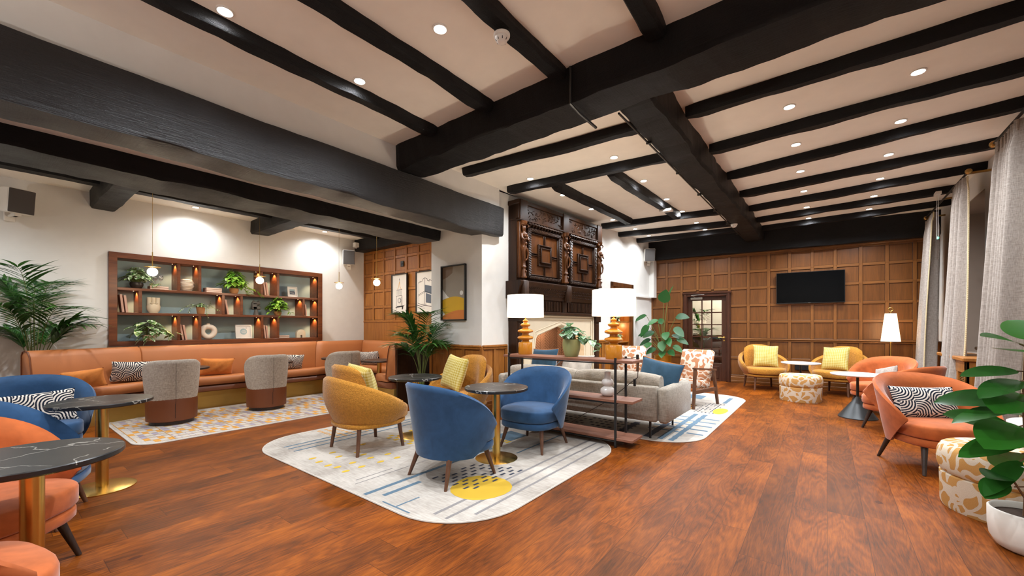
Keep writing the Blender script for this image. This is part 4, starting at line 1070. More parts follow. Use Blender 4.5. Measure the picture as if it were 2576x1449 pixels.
# abstract head
m=MB(); m.lathe([(.045,0),(.034,.05),(.022,.10),(.0,.105)],20)
m.M=Matrix.Translation((0,0,.17))
def rbox(m,y0,y1,z0,z1,d=.03,b=.018): m.box(-d,d,y0,y1,z0,z1,b)
rbox(m,-.07,.065,.01,.075); rbox(m,-.075,.02,-.075,.06); rbox(m,-.07,.075,-.075,-.005); m.M=Matrix.Translation((0,-.04,.24)); m.lathe([(.02,0),(.012,.02),(0,.02)],12); m.M=Matrix.Translation((0,.04,.24)); m.lathe([(.02,0),(.012,.02),(0,.02)],12)
o=m.build('abstract_sculpture',M['grey_v'],None,50); o.location=(-8.18,shy(650),1.453); tag(o,'dark grey abstract head sculpture on the middle shelf','sculpture')
# arch ornament
m=MB(); pts=[]
for s_ in (1,-1):
    pass
secs=[]
for x in (-.035,-.03,.03,.035):
    e=.006 if abs(x)>.032 else 0
    outer=[(-.085+e,0)]+[(-(.085-e)*math.cos(math.pi*k/16),.075+(.085-e)*math.sin(math.pi*k/16)) for k in range(17)]+[(.085-e,0)]
    inner=[(.022,0)]+[(.022*math.cos(math.pi*k/8),.03+.022*math.sin(math.pi*k/8)) for k in range(9)]+[(-.022,0)]
    secs.append([Vector((x,a,b)) for a,b in outer+inner])
m.loops(secs); o=m.build('arch_ornament',M['cream'],None,50); o.location=(-8.18,shy(762)-.0,1.031); tag(o,'cream arch ornament in the bottom right cubby','ornament')
# framed pictures on the shelves
def frame_pic(name,w_,h,loc,rot,fr,label,draw,cat='picture',fw=.018,dp=.02,extra=()):
    """picture in local XZ plane facing -Y"""
    r=thing(name,loc,0,label,cat); r.rotation_euler=rot
    m=MB()
    m.box(-w_/2,w_/2,-dp,0,0,fw,.002); m.box(-w_/2,w_/2,-dp,0,h-fw,h,.002); m.box(-w_/2,-w_/2+fw,-dp,0,0,h,.002); m.box(w_/2-fw,w_/2,-dp,0,0,h,.002); m.box(-w_/2,w_/2,-.004,0,0,h)
    m.build('frame',fr,r,0)
    m=MB(); m.box(-w_/2+fw,w_/2-fw,-.008,-.004,fw,h-fw)
    mats=draw(m,w_,h); m.build('artwork',mats,r,0)
    return r
def poly(m,pts,mi,y=-.0086):
    m.mi=mi; m.add([(x,y,z) for x,z in pts],[list(range(len(pts)))]); m.mi=0
def stroke(m,pts,w_,mi,y=-.0088):
    for i in range(len(pts)-1):
        a=Vector((pts[i][0],pts[i][1]));b=Vector((pts[i+1][0],pts[i+1][1]));d=(b-a)
        if d.length<1e-6: continue
        d.normalize(); n_=Vector((-d.y,d.x))*w_/2
        poly(m,[(a-n_)[:],(b-n_)[:],(b+n_)[:],(a+n_)[:]],mi,y-.00004*i)
def circ(cx,cz,r_,n=28,a0=0,a1=360): return [(cx+r_*math.cos(rad(a0+(a1-a0)*k/n)),cz+r_*math.sin(rad(a0+(a1-a0)*k/n))) for k in range(n+(0 if a1-a0==360 else 1))]
def dr_small(m,w_,h):
    poly(m,[(-.05,.05),(.05,.05),(.05,.15),(-.05,.15)],1); poly(m,[(-.05,.115),(.05,.12),(.05,.15),(-.05,.15)],2,-.0089)
    for k in range(14): x=-.045+k*.0065; z=.06+R.random()*.05; poly(m,[(x,z),(x+.006,z),(x+.005,z+.01),(x,z+.01)],R.choice([0,3]),-.009)
    return [M['art_white'],M['slate'],M['niche_back'],M['art_brown']]
rzs=rad(90)
frame_pic('framed_photo',.185,.20,(-8.2,shy(743),1.817),(rad(-8),0,rzs),M['white'],'small white-framed harbour photo in the top right cubby','%s'%'' or dr_small)
def dr_card(m,w_,h):
    poly(m,circ(0,.125,.055),1)
    for z,wd in [(.150,.06),(.137,.045),(.124,.085),(.111,.07),(.100,.05)]:
        x=-wd/2
        while x<wd/2: l_=R.uniform(.004,.009); poly(m,[(x,z-.003),(x+l_,z-.003),(x+l_,z+.004),(x,z+.004)],0,-.009); x+=l_+.003
    poly(m,circ(.045,.188,.012,16),2); poly(m,circ(.045,.188,.009,16),0,-.0088)
    return [M['art_white'],M['niche_back'],M['r_grey']]
frame_pic('framed_card',.255,.245,(-8.2,shy(620),1.032),(rad(-8),0,rzs),M['white'],'white framed print with a round blue emblem on the bottom shelf',dr_card)

# ---------------------------------------------------------------- plants
def pot(r,r0,r1,h,mat,z=0,wall=.01,bul=0):
    m=MB(); m.lathe([(0,z),(r0*.9,z),(r0,z+.01)]+[(r0+(r1-r0)*k/6+bul*math.sin(math.pi*k/6),z+.01+(h-.01)*k/6) for k in range(1,7)]+[(r1-wall,z+h),(r1-wall,z+h-.03),(0,z+h-.03)],36); m.build('pot',M[mat],r,50)
    m=MB(); m.lathe([(0,z+h-.022),(r1-wall,z+h-.028)],20); m.build('soil',M['soil'],r)
def bushy(name,loc,n,spread,L,W,mat,potm,pr,ph,label,trail=(),up=.12,cat='plant',bul=.01,rz=0):
    r=thing(name,loc,0,label,cat); pot(r,pr*.8,pr,ph,potm,bul=bul)
    lm=MB(); st=MB()
    for i in range(n):
        a=R.random()*2*math.pi; e=R.uniform(.1,1.0); q=Vector((math.cos(a)*spread*e*R.uniform(.5,1),math.sin(a)*spread*e*R.uniform(.5,1),ph+up*(1.15-e*.9)*R.uniform(.6,1.2)))
        b=Vector((math.cos(a)*pr*.3,math.sin(a)*pr*.3,ph-.02)); mid=(b+q)/2+Vector((0,0,.03))
        st.tube([b,mid,q],.0018,5)
        d=Vector((math.cos(a+R.uniform(-.7,.7)),math.sin(a+R.uniform(-.7,.7)),R.uniform(-.5,.25)))
        lm.leaf(q,d,(0,0,1),L*R.uniform(.75,1.2),W*R.uniform(.8,1.2),R.uniform(.3,1.0),6,.2,.7)
    for (dx,dy,dz,k) in trail:
        pts=[Vector((0,0,ph)),Vector((dx*.45,dy*.45,ph+.04)),Vector((dx*.8,dy*.8,ph-.02)),Vector((dx,dy,ph+dz))]
        st.tube(pts,.002,5)
        for j in range(k):
            t=.3+.7*j/k; s_=t*3; i=min(2,int(s_)); q=pts[i].lerp(pts[i+1],s_-i)
            lm.leaf(q,(R.uniform(-.6,1)*.8,R.choice((-1,1))*R.uniform(.3,1)+dy,R.uniform(-.7,.2)),(0,0,1),L*.8,W*.8,.6,5,.2,.7)
    lm.build('foliage',M[mat],r,60); st.build('stems',M['stem'],r)
    return r
bushy('potted_pothos',(-8.14,shy(346),1.815),130,.18,.085,.06,'varieg','dark_pot',.075,.09,'leafy plant in a dark pot at the left of the top shelf',[(.05,.25,.0,8)],.19)
bushy('potted_pothos',(-8.14,shy(592),1.815),190,.20,.10,.06,'pothos','terracotta',.065,.09,'bright green pothos spilling over the top shelf',[(.12,.28,-.12,9),(.1,.40,-.15,9),(.08,.18,-.14,6)],.27)
bushy('potted_pothos',(-8.14,shy(705)-.02,1.453),190,.19,.09,.055,'pothos','terracotta',.06,.08,'bright green pothos on the middle shelf above the arch ornament',[(.1,.25,-.02,7),(.1,-.2,-.03,6),(.14,0,-.12,6)],.23)
bushy('trailing_plant',(-8.14,shy(508),1.453),130,.10,.035,.022,'varieg','terracotta',.062,.11,'small-leaved trailing plant in a clay pot on the middle shelf',[(.14,-.32,-.08,22),(.12,-.2,-.10,18),(.16,.05,-.20,20),(.12,.22,-.05,16),(.05,.12,.10,8)],.06,bul=0)
bushy('potted_philodendron',(-8.12,shy(375),1.03),50,.21,.16,.095,'varieg','candle',.065,.09,'cream and green variegated plant drooping over the bottom shelf',[(.14,-.02,-.10,5),(.1,.32,.06,6),(.14,-.1,-.09,4)],.20)
bushy('potted_satin_pothos',(-2.36,4.20,.9),34,.12,.13,.09,'satin','green_pot',.098,.20,'silvery pothos in a sage green pot on the console',[(.30,.04,-.10,7),(.34,.06,-.17,7),(.24,.08,.0,6)],.16,bul=.014)

def palm(loc,label,H_,n,lean,potr,poth,potm,seed,Ls=.30,spreadk=1.0,bias=(0,0),clamp=None):
    rr=random.Random(seed)
    r=thing('kentia_palm',loc,0,label,'plant'); pot(r,potr*.8,potr,poth,potm)
    lm=MB(); st=MB()
    for i in range(n):
        a=2*math.pi*i/n+rr.uniform(-.4,.4); hh=H_*rr.uniform(.55,1.0); sp=lean*rr.uniform(.5,1.1)*spreadk
        out=Vector((math.cos(a)+bias[0],math.sin(a)+bias[1],0))
        p0=Vector((math.cos(a)*.03,math.sin(a)*.03,poth-.02)); K=14; pts=[]
        for k in range(K+1):
            t=k/K; pts.append(p0+out*sp*(t**1.9)+Vector((0,0,(hh-poth)*(t-.30*t**3.2)/.70)))
        st.tube(pts,[.007*(1-.75*k/K) for k in range(K+1)],6)
        for k in range(int(K*.62),K+1):
            t=k/K; d=(pts[k]-pts[k-1]).normalized(); side=d.cross(Vector((0,0,1)))
            if side.length<.1: side=Vector((1,0,0))
            side.normalize(); ll=Ls*(1.2-abs(t-.8)*1.2)*rr.uniform(.85,1.15)
            for s_ in (-1,1):
                for off in ((0,.5) if k<K else (0,)):
                    q=pts[k]-(pts[k]-pts[k-1])*off
                    lm.leaf(q,d*.75+side*s_*rr.uniform(.75,1.1)+Vector((0,0,rr.uniform(.0,.3))),(0,0,1),ll,.040,rr.uniform(.4,1.0),6,.3,.6)
        lm.leaf(pts[-1],(pts[-1]-pts[-2]),(0,0,1),Ls*.9,.040,.5,6,.3,.6)
    if clamp:
        for mb in (lm,st):
            for v in mb.v: clamp(v,Vector(loc))
    lm.build('fronds',M['palm'],r,60); st.build('stems',M['stem'],r)
def cl_left(v,o):
    if v.x+o.x<-8.08: v.x=-8.08-o.x+.02*(v.z%.3)
def cl_pier(v,o):
    if v.y+o.y>4.40: v.y=4.40-o.y-.02*(v.z%.3)
palm((-7.90,.42,0),'tall kentia palm in the corner at the left end of the banquette',2.05,12,.50,.11,.45,'dark_pot',3,.36,bias=(.08,.12),clamp=cl_left)
palm((-4.83,4.05,0),'kentia palm standing before the pier beside the banquette end',1.48,13,.40,.12,.35,'dark_pot',8,.32,clamp=cl_pier)

# bird of paradise style plant in gold pot
r=thing('broad_leaf_plant',(-2.93,9.35,0),0,'tall broad-leaved plant in a gold pot beside the glazed door','plant')
m=MB(); m.lathe([(0,.26),(.13,.28),(.175,.40),(.185,.60),(.175,.60),(.165,.56),(0,.56)],36); m.build('pot',M['gold_pot'],r,50)
m=MB(); m.lathe([(0,.57),(.17,.565)],20); m.build('soil',M['soil'],r)
m=MB()
for a in range(4):
    t=rad(45+90*a); x,y=math.cos(t)*.2,math.sin(t)*.2; m.tube([(x,y,0),(x,y,.42),(x*.85,y*.85,.44)],.006,6)
m.tube([(.2*math.cos(t/12*6.2832),.2*math.sin(t/12*6.2832),.27) for t in range(13)],.006,6); m.build('stand',M['brass'],r)
lm=MB(); st=MB(); rr=random.Random(5)
spec=[(0.02,0.0,1.78,.28,.24,(0.2,-.2,.9)),(-.35,-.05,1.50,.30,.12,(-.9,.0,-.2)),(-.32,.0,1.28,.30,.14,(-.7,-.2,-.9)),(.30,-.05,1.45,.28,.16,(.9,-.2,.2)),(.28,-.1,1.22,.28,.15,(.9,-.3,-.5)),(-.15,-.1,1.12,.26,.14,(-.8,-.4,-.2)),(.10,-.12,1.12,.26,.15,(.3,-.9,-.4)),(-.25,-.05,.95,.26,.12,(-1,-.2,-.3)),(.24,-.05,.82,.24,.12,(1,-.3,-.3)),(.02,-.15,.92,.26,.16,(.4,-.8,-.7)),(-.12,-.1,.76,.24,.13,(-.7,-.6,-.3)),(.16,-.1,.72,.22,.12,(.7,-.6,-.2)),(.12,.0,1.92,.24,.03,(.35,0,.95)),(.2,0,1.05,.26,.1,(.9,.2,-.1)),(-.05,.1,1.3,.26,.12,(-.2,.4,.4)),(.05,-.15,.70,.24,.13,(.2,-1,-.3)),(-.2,-.15,.88,.26,.12,(-.6,-.7,-.4)),(.15,-.15,1.0,.26,.12,(.5,-.8,-.5)),(-.08,-.1,1.4,.26,.11,(-.5,-.5,-.2)),(.3,0,.98,.26,.12,(1,-.1,-.2)),(-.3,0,1.12,.26,.12,(-1,0,-.1))]
for x,y,z,L,W,d in spec:
    st.tube([(x*.08,y*.08,.55),(x*.3,y*.3,.55+(z-.55)*.5),(x,y,z)],[.009,.007,.005],6); lm.leaf((x,y,z),d,(0,-.8,.7) if abs(d[2])<.8 else (0,-1,.3),L*1.12,W*1.2,.5,9,.12,.75,.75)
lm.build('foliage',M['bird'],r,60); st.build('stems',M['stem'],r)

# rubber plant, foreground right
r=thing('rubber_plant',(.90,3.56,0),0,'large rubber plant in a white pot at the right edge','plant')
m=MB(); m.lathe([(0,0),(.11,0),(.135,.015),(.158,.06),(.165,.12),(.166,.215),(.158,.222),(.15,.215),(.148,.18),(0,.18)],44); m.build('pot',M['white'],r,50)
m=MB(); m.lathe([(0,.19),(.149,.185)],24); m.build('soil',M['soil'],r)
st=MB(); lm=MB()
RX=Vector((math.cos(YAW),math.sin(YAW),0)); FX=Vector((-math.sin(YAW),math.cos(YAW),0))   # used only to splay leaves across the view side of the plant
def S(a,b,z): return RX*a+FX*b+Vector((0,0,z))
trunk=[S(-.01,0,.17),S(-.015,0,.35),S(-.03,.0,.6),S(-.045,0,.85),S(-.035,0,1.12)]
st.tube(trunk,[.012,.011,.010,.009,.006],8); st.tube([S(-.02,.02,.18),S(.0,.02,.5),S(.02,.02,.85),S(.04,.0,1.15)],.006,6); st.tube([S(-.01,0,.25),S(-.10,-.02,.36),S(-.14,-.02,.42)],.005,6)
lv=[(-.04,1.14,-.30,-.06,.10,.27,.09),(-.03,1.10,-.19,-.16,.05,.30,.20),(.0,1.06,.05,-.22,.02,.26,.17),(-.04,1.00,-.34,.02,.02,.28,.08),(-.04,.95,-.34,-.1,-.02,.34,.10),(-.05,.88,-.34,-.16,-.02,.33,.16),(-.04,.84,-.33,.1,.02,.34,.12),
    (-.05,.80,-.40,-.02,-.02,.36,.08),(-.05,.70,-.36,-.14,-.02,.36,.17),(-.04,.66,-.2,.10,.08,.28,.16),(-.04,.62,-.34,.02,-.05,.30,.10),(-.04,.52,-.30,-.05,-.16,.28,.08),(-.14,.42,-.14,-.05,.03,.15,.10),(-.14,.42,-.18,-.05,-.08,.16,.09),(-.10,.36,.08,-.10,.04,.14,.08),
    (.02,1.0,.25,-.05,.05,.28,.15),(.03,.85,.25,-.1,.0,.28,.14),(.02,.7,.22,-.05,-.05,.28,.14),(.0,.95,.02,-.2,.10,.25,.15),(.04,1.16,.12,-.1,.12,.26,.13),(.04,1.15,.1,.2,.15,.25,.12),(-.02,.75,.05,.25,.0,.3,.14),(-.03,.55,.1,.2,-.1,.26,.13)]
for a,z,da,db,dz,L,W in lv:
    d=S(da,db,dz); q=S(a,0,z); q2=q+d.normalized()*.04; st.tube([q,q2],.004,5)
    lm.leaf(q2,d,(R.uniform(-.2,.2),R.uniform(-.2,.2)-.5,1),L*1.08,W*1.3,.3,10,.10,.85,.65)
lm.build('foliage',M['rubber'],r,60); st.build('stems',M['trunk'],r)

# vestibule plants
palm((-2.62,11.7,0),'palm in a green planter seen through the glazed door',1.78,9,.30,.17,.66,'green_g',15,.26)
palm((-1.75,12.6,0),'second smaller palm seen through the right panes of the door',1.45,9,.28,.18,.5,'dark_pot',16,.22)

# ---------------------------------------------------------------- pendants
def pendant(x,y,zt,zg,label):
    r=thing('globe_pendant',(x,y,zg),0,label,'pendant light','globe pendants above the booth')
    m=MB(); m.tube([(0,0,.07),(0,0,.26)],.006,8); m.tube([(0,0,.26),(0,0,zt-zg)],.0022,6); m.build('rod',M['brass'],r)
    m=MB(); m.lathe([(0,.066),(.085,.062),(.087,.066),(.03,.074),(0,.078)],32); m.build('disc',M['brass'],r)
    m=MB(); m.ball((0,0,0),.056,20); m.build('globe',M['bulbglass'],r,80)
    l=bpy.data.lights.new('pendant bulb','POINT'); l.energy=11; l.color=(1,.8,.56); l.shadow_soft_size=.065
    o=bpy.data.objects.new('pendant_lamp',l); C.objects.link(o); o.parent=r; o.location=(0,0,-.075)
pendant(-7.02,1.38,3.1,1.965,'brass disc pendant with lit globe over the leftmost booth table')
pendant(-7.25,2.75,3.1,1.99,'brass disc pendant with lit globe in front of the shelves\' right half')
pendant(-7.12,4.03,3.1,1.99,'small lit globe pendant in front of the plain wall by the wall speaker')
pendant(-6.05,4.10,3.1,1.99,'brass disc pendant with lit globe in front of the oak panelling')

# ---------------------------------------------------------------- fireplace
fp=tag(empty('carved_overmantel',FO),'dark carved oak overmantel with two panelled doors above the fireplace','overmantel'); fp.rotation_euler=(0,0,rad(90)-FA)
u0,u1=.56,2.95; um=(u0+u1)/2; D=-.22
m=MB(); m.box(u0,u1,-.17,-.005,1.9,3.19); m.build('back_case',M['carved'],fp,0)
m=MB(); m.box(u0-.02,u1+.02,D-.02,-.0,3.12,3.19,.01); m.box(u0-.0,u1,D,-.0,2.90,3.12,.004)
for c in (u0+.09,um,u1-.09): m.box(c-.085,c+.085,D-.035,D+.02,2.88,3.19,.01)
for k in range(120):
    x=u0+.02+k*(u1-u0-.04)/120
    z=2.94+.13*((k*7)%10)/10; m.lathe([(.0,0),(.012,0),(.006,.008),(0,.01)],6,c=(0,0)) if False else None
rr=random.Random(4)
for k in range(170):
    x=rr.uniform(u0+.04,u1-.04); z=rr.uniform(2.92,3.10); a=rr.uniform(0,3.14); L=.022
    m.tube([(x-L*math.cos(a),D-.003,z-L*math.sin(a)),(x,D-.009,z+.008),(x+L*math.cos(a),D-.003,z+L*math.sin(a))],.005,5)
m.box(u0,u1,D-.035,-.0,2.865,2.895,.008)
m.build('frieze',M['carved'],fp,35)
m=MB()
for c0,c1 in ((u0+.19,um-.12),(um+.12,u1-.19)):
    n_=12
    for k in range(n_): x=c0+(c1-c0)*(k+.5)/n_; m.tube([(x,D-.01,2.86),(x+.012,D-.045,2.83),(x+.004,D-.01,2.79)],[.02,.022,.012],6)
m.build('gadroon_band',M['carved'],fp,60)
def panel_door(c0,c1):
    z0,z1=1.99,2.79; w_=c1-c0
    m=MB(); m.box(c0,c1,D+.03,D+.05,z0,z1)
    for (a,b,c,d) in [(c0,c1,z0,z0+.055),(c0,c1,z1-.055,z1)]: m.box(a,b,D-.02,D+.04,c,d,.012)
    for (a,b) in [(c0,c0+.06),(c1-.06,c1)]: m.box(a,b,D-.02,D+.04,z0,z1,.012)
    # rope twist on the frame
    for k in range(26):
        z=z0+.05+k*(z1-z0-.1)/26
        for x in (c0+.03,c1-.03): m.tube([(x-.022,D-.024,z),(x+.022,D-.034,z+.022)],.009,5)
    for k in range(int(w_/.032)-2):
        x=c0+.05+k*.032
        for z in (z0+.028,z1-.028): m.tube([(x-.01,D-.024,z-.02),(x+.01,D-.034,z+.02)],.008,5)
    o=m.build('panel_frame',M['carved'],fp,40)
    m=MB(); ix0,ix1,iz0,iz1=c0+.075,c1-.075,z0+.07,z1-.07; cx=(c0+c1)/2; cz=(z0+z1)/2; hw=(ix1-ix0)*.24; hh=(iz1-iz0)*.26
    y=D+.018
    for a,b,c,d in [(ix0,cx-.02,cz+.02,iz1),(cx+.02,ix1,cz+.02,iz1),(ix0,cx-.02,iz0,cz-.02),(cx+.02,ix1,iz0,cz-.02)]: m.box(a,b,y,y+.02,c,d,.004)
    m.build('inset_panel',M['carved_l'],o,0)
    m=MB()
    def mould(a,b,c,d,t=.012,yy=None):
        yy=D-.0 if yy is None else yy
        m.box(a,b,yy,D+.03,c,c+t,.004); m.box(a,b,yy,D+.03,d-t,d,.004); m.box(a,a+t,yy,D+.03,c,d,.004); m.box(b-t,b,yy,D+.03,c,d,.004)
    mould(ix0,ix1,iz0,iz1)
    for z in (cz-.022,cz+.010): m.box(ix0,cx-hw,D+.0,D+.03,z,z+.012,.003); m.box(cx+hw,ix1,D+.0,D+.03,z,z+.012,.003)
    for x in (cx-.024,cx+.012): m.box(x,x+.012,D+.0,D+.03,iz0,cz-hh,.003); m.box(x,x+.012,D+.0,D+.03,cz+hh,iz1,.003)
    mould(cx-hw,cx+hw,cz-hh,cz+hh,.018,D-.015); mould(cx-hw+.045,cx+hw-.045,cz-hh+.05,cz+hh-.05,.018,D-.035); m.box(cx-hw+.02,cx+hw-.02,D+.0,D+.02,cz-hh+.02,cz+hh-.02)
    for k in range(9):
        z=cz-hh+.03+k*(2*hh-.06)/8
        for s_ in (-1,1): m.ball((cx+s_*(hw-.032),D-.006,z),.009,6)
    m.build('moulding',M['carved'],o,40)
    m=MB(); m.box(cx-hw+.06,cx+hw-.06,D-.022,D+.0,cz-hh+.065,cz+hh-.065,.004); m.build('centre_panel',M['carved_l'],o,0)
panel_door(u0+.20,um-.13); panel_door(um+.13,u1-.20)
def figure(c):
    m=MB(); y=D-.02
    m.box(c-.075,c+.075,D-.0,D+.06,1.99,2.87,.006)
    m.M=Matrix.Translation((c,y,1.99))
    m.lathe([(.05,0),(.055,.02),(.04,.04),(.045,.10),(.03,.13),(.026,.15),(.05,.17),(.03,.19),(.028,.24),(.034,.30),(.04,.36),(.046,.42),(.058,.46),(.05,.48),(.046,.50),(.052,.55),(.044,.58),(.05,.62),(.062,.66),(.06,.68),(.028,.70),(.022,.715),(.034,.735),(.038,.76),(.034,.785),(.02,.80),(.045,.81),(.06,.84),(.062,.87),(.0,.88)],18,sy=.9)
    for s_ in (-1,1):
        m.tube([(s_*.055,-.01,.665),(s_*.075,-.03,.61),(s_*.06,-.055,.57),(s_*.0,-.06,.60)],[.019,.017,.014,.011],7)
        m.ball((s_*.024,-.05,.635),.02,8); m.tube([(s_*.02,-.045,.45),(s_*.05,-.05,.38),(s_*.035,-.045,.30),(s_*.0,-.035,.26)],[.02,.014,.012,.01],7)
        m.tube([(s_*.06,-.02,.83),(s_*.08,-.035,.80),(s_*.06,-.03,.775)],.012,6)
    m.ball((0,-.034,.755),.009,6); m.ball((0,-.045,.10),.018,8); m.ball((0,-.045,.52),.022,8)
    m.build('carved_figure',M['carved_l'],fp,60)
for c in (u0+.09,um,u1-.09): figure(c)
m=MB(); secs=[]
for x in (u0-.06,u1+.06): secs.append([Vector((x,-.0,1.68)),Vector((x,D+.0,1.68)),Vector((x,D-.02,1.72)),Vector((x,D-.05,1.80)),Vector((x,D-.07,1.86)),Vector((x,D-.10,1.90)),Vector((x,D-.10,1.935)),Vector((x,D-.06,1.95)),Vector((x,-.0,1.95))])
m.loops(secs)
for k in range(46):
    x=u0+.0+k*(u1-u0)/46
    for q in range(3): z=1.74+q*.045; yy=D-.028-q*.018; m.tube([(x,yy,z),(x+.018,yy-.012,z+.018),(x+.034,yy-.004,z+.004)],.006,5)
for c in (u0+.06,um,u1-.06): m.box(c-.07,c+.07,D-.11,D-.02,1.66,1.95,.02)
m.build('mantel_shelf',M['carved'],fp,45)
m=MB(); m.box(u0+.02,u1-.02,D+.03,-.0,1.44,1.70,.004); m.box(u0,u1,D-.01,0,1.44,1.485,.008)
for c in (u0+.06,um,u1-.06): m.box(c-.06,c+.06,D-.0,D+.05,1.48,1.68,.006)
for c0,c1 in ((u0+.16,um-.1),(um+.1,u1-.16)):
    n_=22
    for k in range(n_): x=c0+(c1-c0)*k/n_; m.box(x,x+(c1-c0)/n_*.55,D+.0,D+.04,1.50,1.66,.004)
m.build('fluted_frieze',M['carved'],fp,0)
for c in (u0+.075,u1-.075):
    m=MB(); m.box(c-.075,c+.075,D+.04,-.0,0,1.45,.005); m.box(c-.05,c+.05,D+.025,D+.05,.15,1.30,.008); m.box(c-.085,c+.085,D+.0,-.0,1.33,1.45,.01); m.box(c-.085,c+.085,D+.0,0,0,.12,.006); m.build('pilaster',M['carved'],fp,0)
# stone surround
ss=tag(empty('stone_fireplace',FO),'pale stone fireplace surround with a low pointed arch','fireplace'); ss.rotation_euler=(0,0,rad(90)-FA)
s0,s1=u0+.15,u1-.15; o0,o1=1.02,2.49; oc=(o0+o1)/2
def archz(x):
    t=abs(x-oc)/((o1-o0)/2)
    return 1.27-.20*t-.0 if t<.86 else 1.27-.20*.86-.30*(1-math.sqrt(max(0,1-((t-.86)/.14)**2)))
m=MB(); N_=40; top=1.44; yf,yb=-.13,.02
xs=[o0+(o1-o0)*k/N_ for k in range(N_+1)]
for k in range(N_):
    a,b=xs[k],xs[k+1]; za,zb_=archz(a),archz(b)
    m.add([(a,yf,za),(b,yf,zb_),(b,yf,top),(a,yf,top),(a,yb,za),(b,yb,zb_),(b,yb,top),(a,yb,top)],[(0,1,2,3),(4,7,6,5),(0,4,5,1),(3,2,6,7)])
m.box(s0,o0,yf,yb,0,top); m.box(o1,s1,yf,yb,0,top); m.build('surround',M['stone'],ss,30)
m=MB()
for t_,y_ in ((.0,.03),(.05,.018)):
    m.box(s0+t_,s1-t_,yf-y_,yf,top-t_-.03,top-t_,.006); m.box(s0+t_,s0+t_+.03,yf-y_,yf,0,top-t_,.006); m.box(s1-t_-.03,s1-t_,yf-y_,yf,0,top-t_,.006)
m.tube([(o0-.02,yf-.004,0)]+[(x,yf-.004,archz(x)+.022) for x in xs]+[(o1+.02,yf-.004,0)],.014,6)
m.tube([(o0-.06,yf-.002,0),(o0-.06,yf-.002,.9)]+[(o0-.06+(o1-o0+.12)*k/20,yf-.002,archz(xs[k*2])+.07) for k in range(21)]+[(o1+.06,yf-.002,.9),(o1+.06,yf-.002,0)],.010,6)
m.build('moulding',M['stone'],ss,50)
m=MB(); m.box(s0-.1,s1+.1,-.45,.5,0.002,.03,.004); m.build('hearth',M['stone'],ss,0)
# spot inside the fire opening
t=tag(empty('firebox_spotlight',FW@Vector((1.85,.25,1.33))),'small bright spotlight under the fireplace arch','light')
m=MB(); m.lathe([(.03,0.02),(.03,-.03),(.026,-.03)],16); m.build('housing',M['black'],t); m=MB(); m.lathe([(0,-.028),(.026,-.028)],14); m.build('lens',M['lens'],t)
l=bpy.data.lights.new('fire spot','SPOT'); l.energy=25; l.color=(1,.7,.45); l.spot_size=rad(120); l.shadow_soft_size=.02; l.spot_blend=.5
o=bpy.data.objects.new('fire_lamp',l); C.objects.link(o); o.parent=t; o.location=(0,0,-.04); o.rotation_euler=(rad(35),rad(0),rad(0))
# fireguard
t=thing('fireguard',(-3.42,6.05,0),0,'black wrought iron fireguard with ring finial before the hearth','fireguard'); t.rotation_euler=(0,0,rad(90)-FA)
m=MB()
for x in (-.42,.42): m.tube([(x,0,.03),(x,0,.62)],.009,6); m.tube([(x,-.12,.015),(x,0,.06),(x,.12,.015)],.009,6)
m.tube([(-.42,0,.62)]+[(-.42+.84*k/12,0,.62+.14*math.sin(math.pi*k/12)) for k in range(13)]+[(.42,0,.62)],.009,6); m.tube([(-.42,0,.1),(.42,0,.1)],.008,6)
m.tube([(-.2,0,.72),(-.05,0,.78),(0,0,.80),(.05,0,.78),(.2,0,.72)],.007,6); m.tube([(.03*math.cos(q/10*6.2832),0,.83+.035*math.sin(q/10*6.2832)) for q in range(11)],.006,6); m.ball((0,0,.88),.014,8)
m.build('frame',M['black'],t)
m=MB()
for k in range(21): x=-.40+k*.04; m.tube([(x,0,.1),(x,0,.62+.14*math.sin(math.pi*(x+.42)/.84)-.005)],.0022,5)
for k in range(14): z=.14+k*.04; m.tube([(-.42,0,z),(.42,0,z)],.0022,5)
m.build('mesh_screen',M['black'],t)

# alcove with lit shelves beyond the fireplace
al=tag(empty('alcove_cabinet',FO),'wooden lined alcove with lit shelves right of the fireplace','alcove'); al.rotation_euler=(0,0,rad(90)-FA)
a0,a1=3.74,4.68
m=MB(); m.box(a0-.03,a0+.05,-.03,.04,0,2.2,.006); m.box(a1-.05,a1+.03,-.03,.04,0,2.2,.006); m.box(a0-.03,a1+.03,-.03,.04,2.1,2.2,.006); m.build('frame',M['carved_l'],al,0)
m=MB(); m.box(a0+.01,a0+.04,.04,.41,0,2.15); m.box(a1-.04,a1-.01,.04,.41,0,2.15); m.box(a0,a1,.39,.415,0,2.15); m.box(a0,a1,.04,.41,2.1,2.15); m.build('lining',M['panel_n'],al,0)
for z in (.45,.9,1.35,1.78): m=MB(); m.box(a0+.04,a1-.04,.06,.39,z-.015,z+.015,.003); m.build('shelf',M['panel_n'],al,0)
l=bpy.data.lights.new('alcove lamp','POINT'); l.energy=5; l.color=(1,.62,.3); l.shadow_soft_size=.03
for z in (1.7,1.27): o=bpy.data.objects.new('alcove_lamp',l); C.objects.link(o); o.parent=al; o.location=(4.45,.3,z)
def alp(u,n_,z): return FW@Vector((u,-n_,z))
bushy('trailing_plant',tuple(alp(4.3,-.18,1.365)),30,.10,.09,.06,'varieg','dark_pot',.05,.08,'variegated plant on the upper alcove shelf behind the right lamp',[(.1,-.1,-.15,5)],.10)
bushy('trailing_plant',tuple(alp(4.35,-.18,.915)),30,.10,.09,.06,'varieg','dark_pot',.05,.08,'variegated plant on the lower alcove shelf behind the right lamp',[(.1,-.1,-.15,5)],.10)

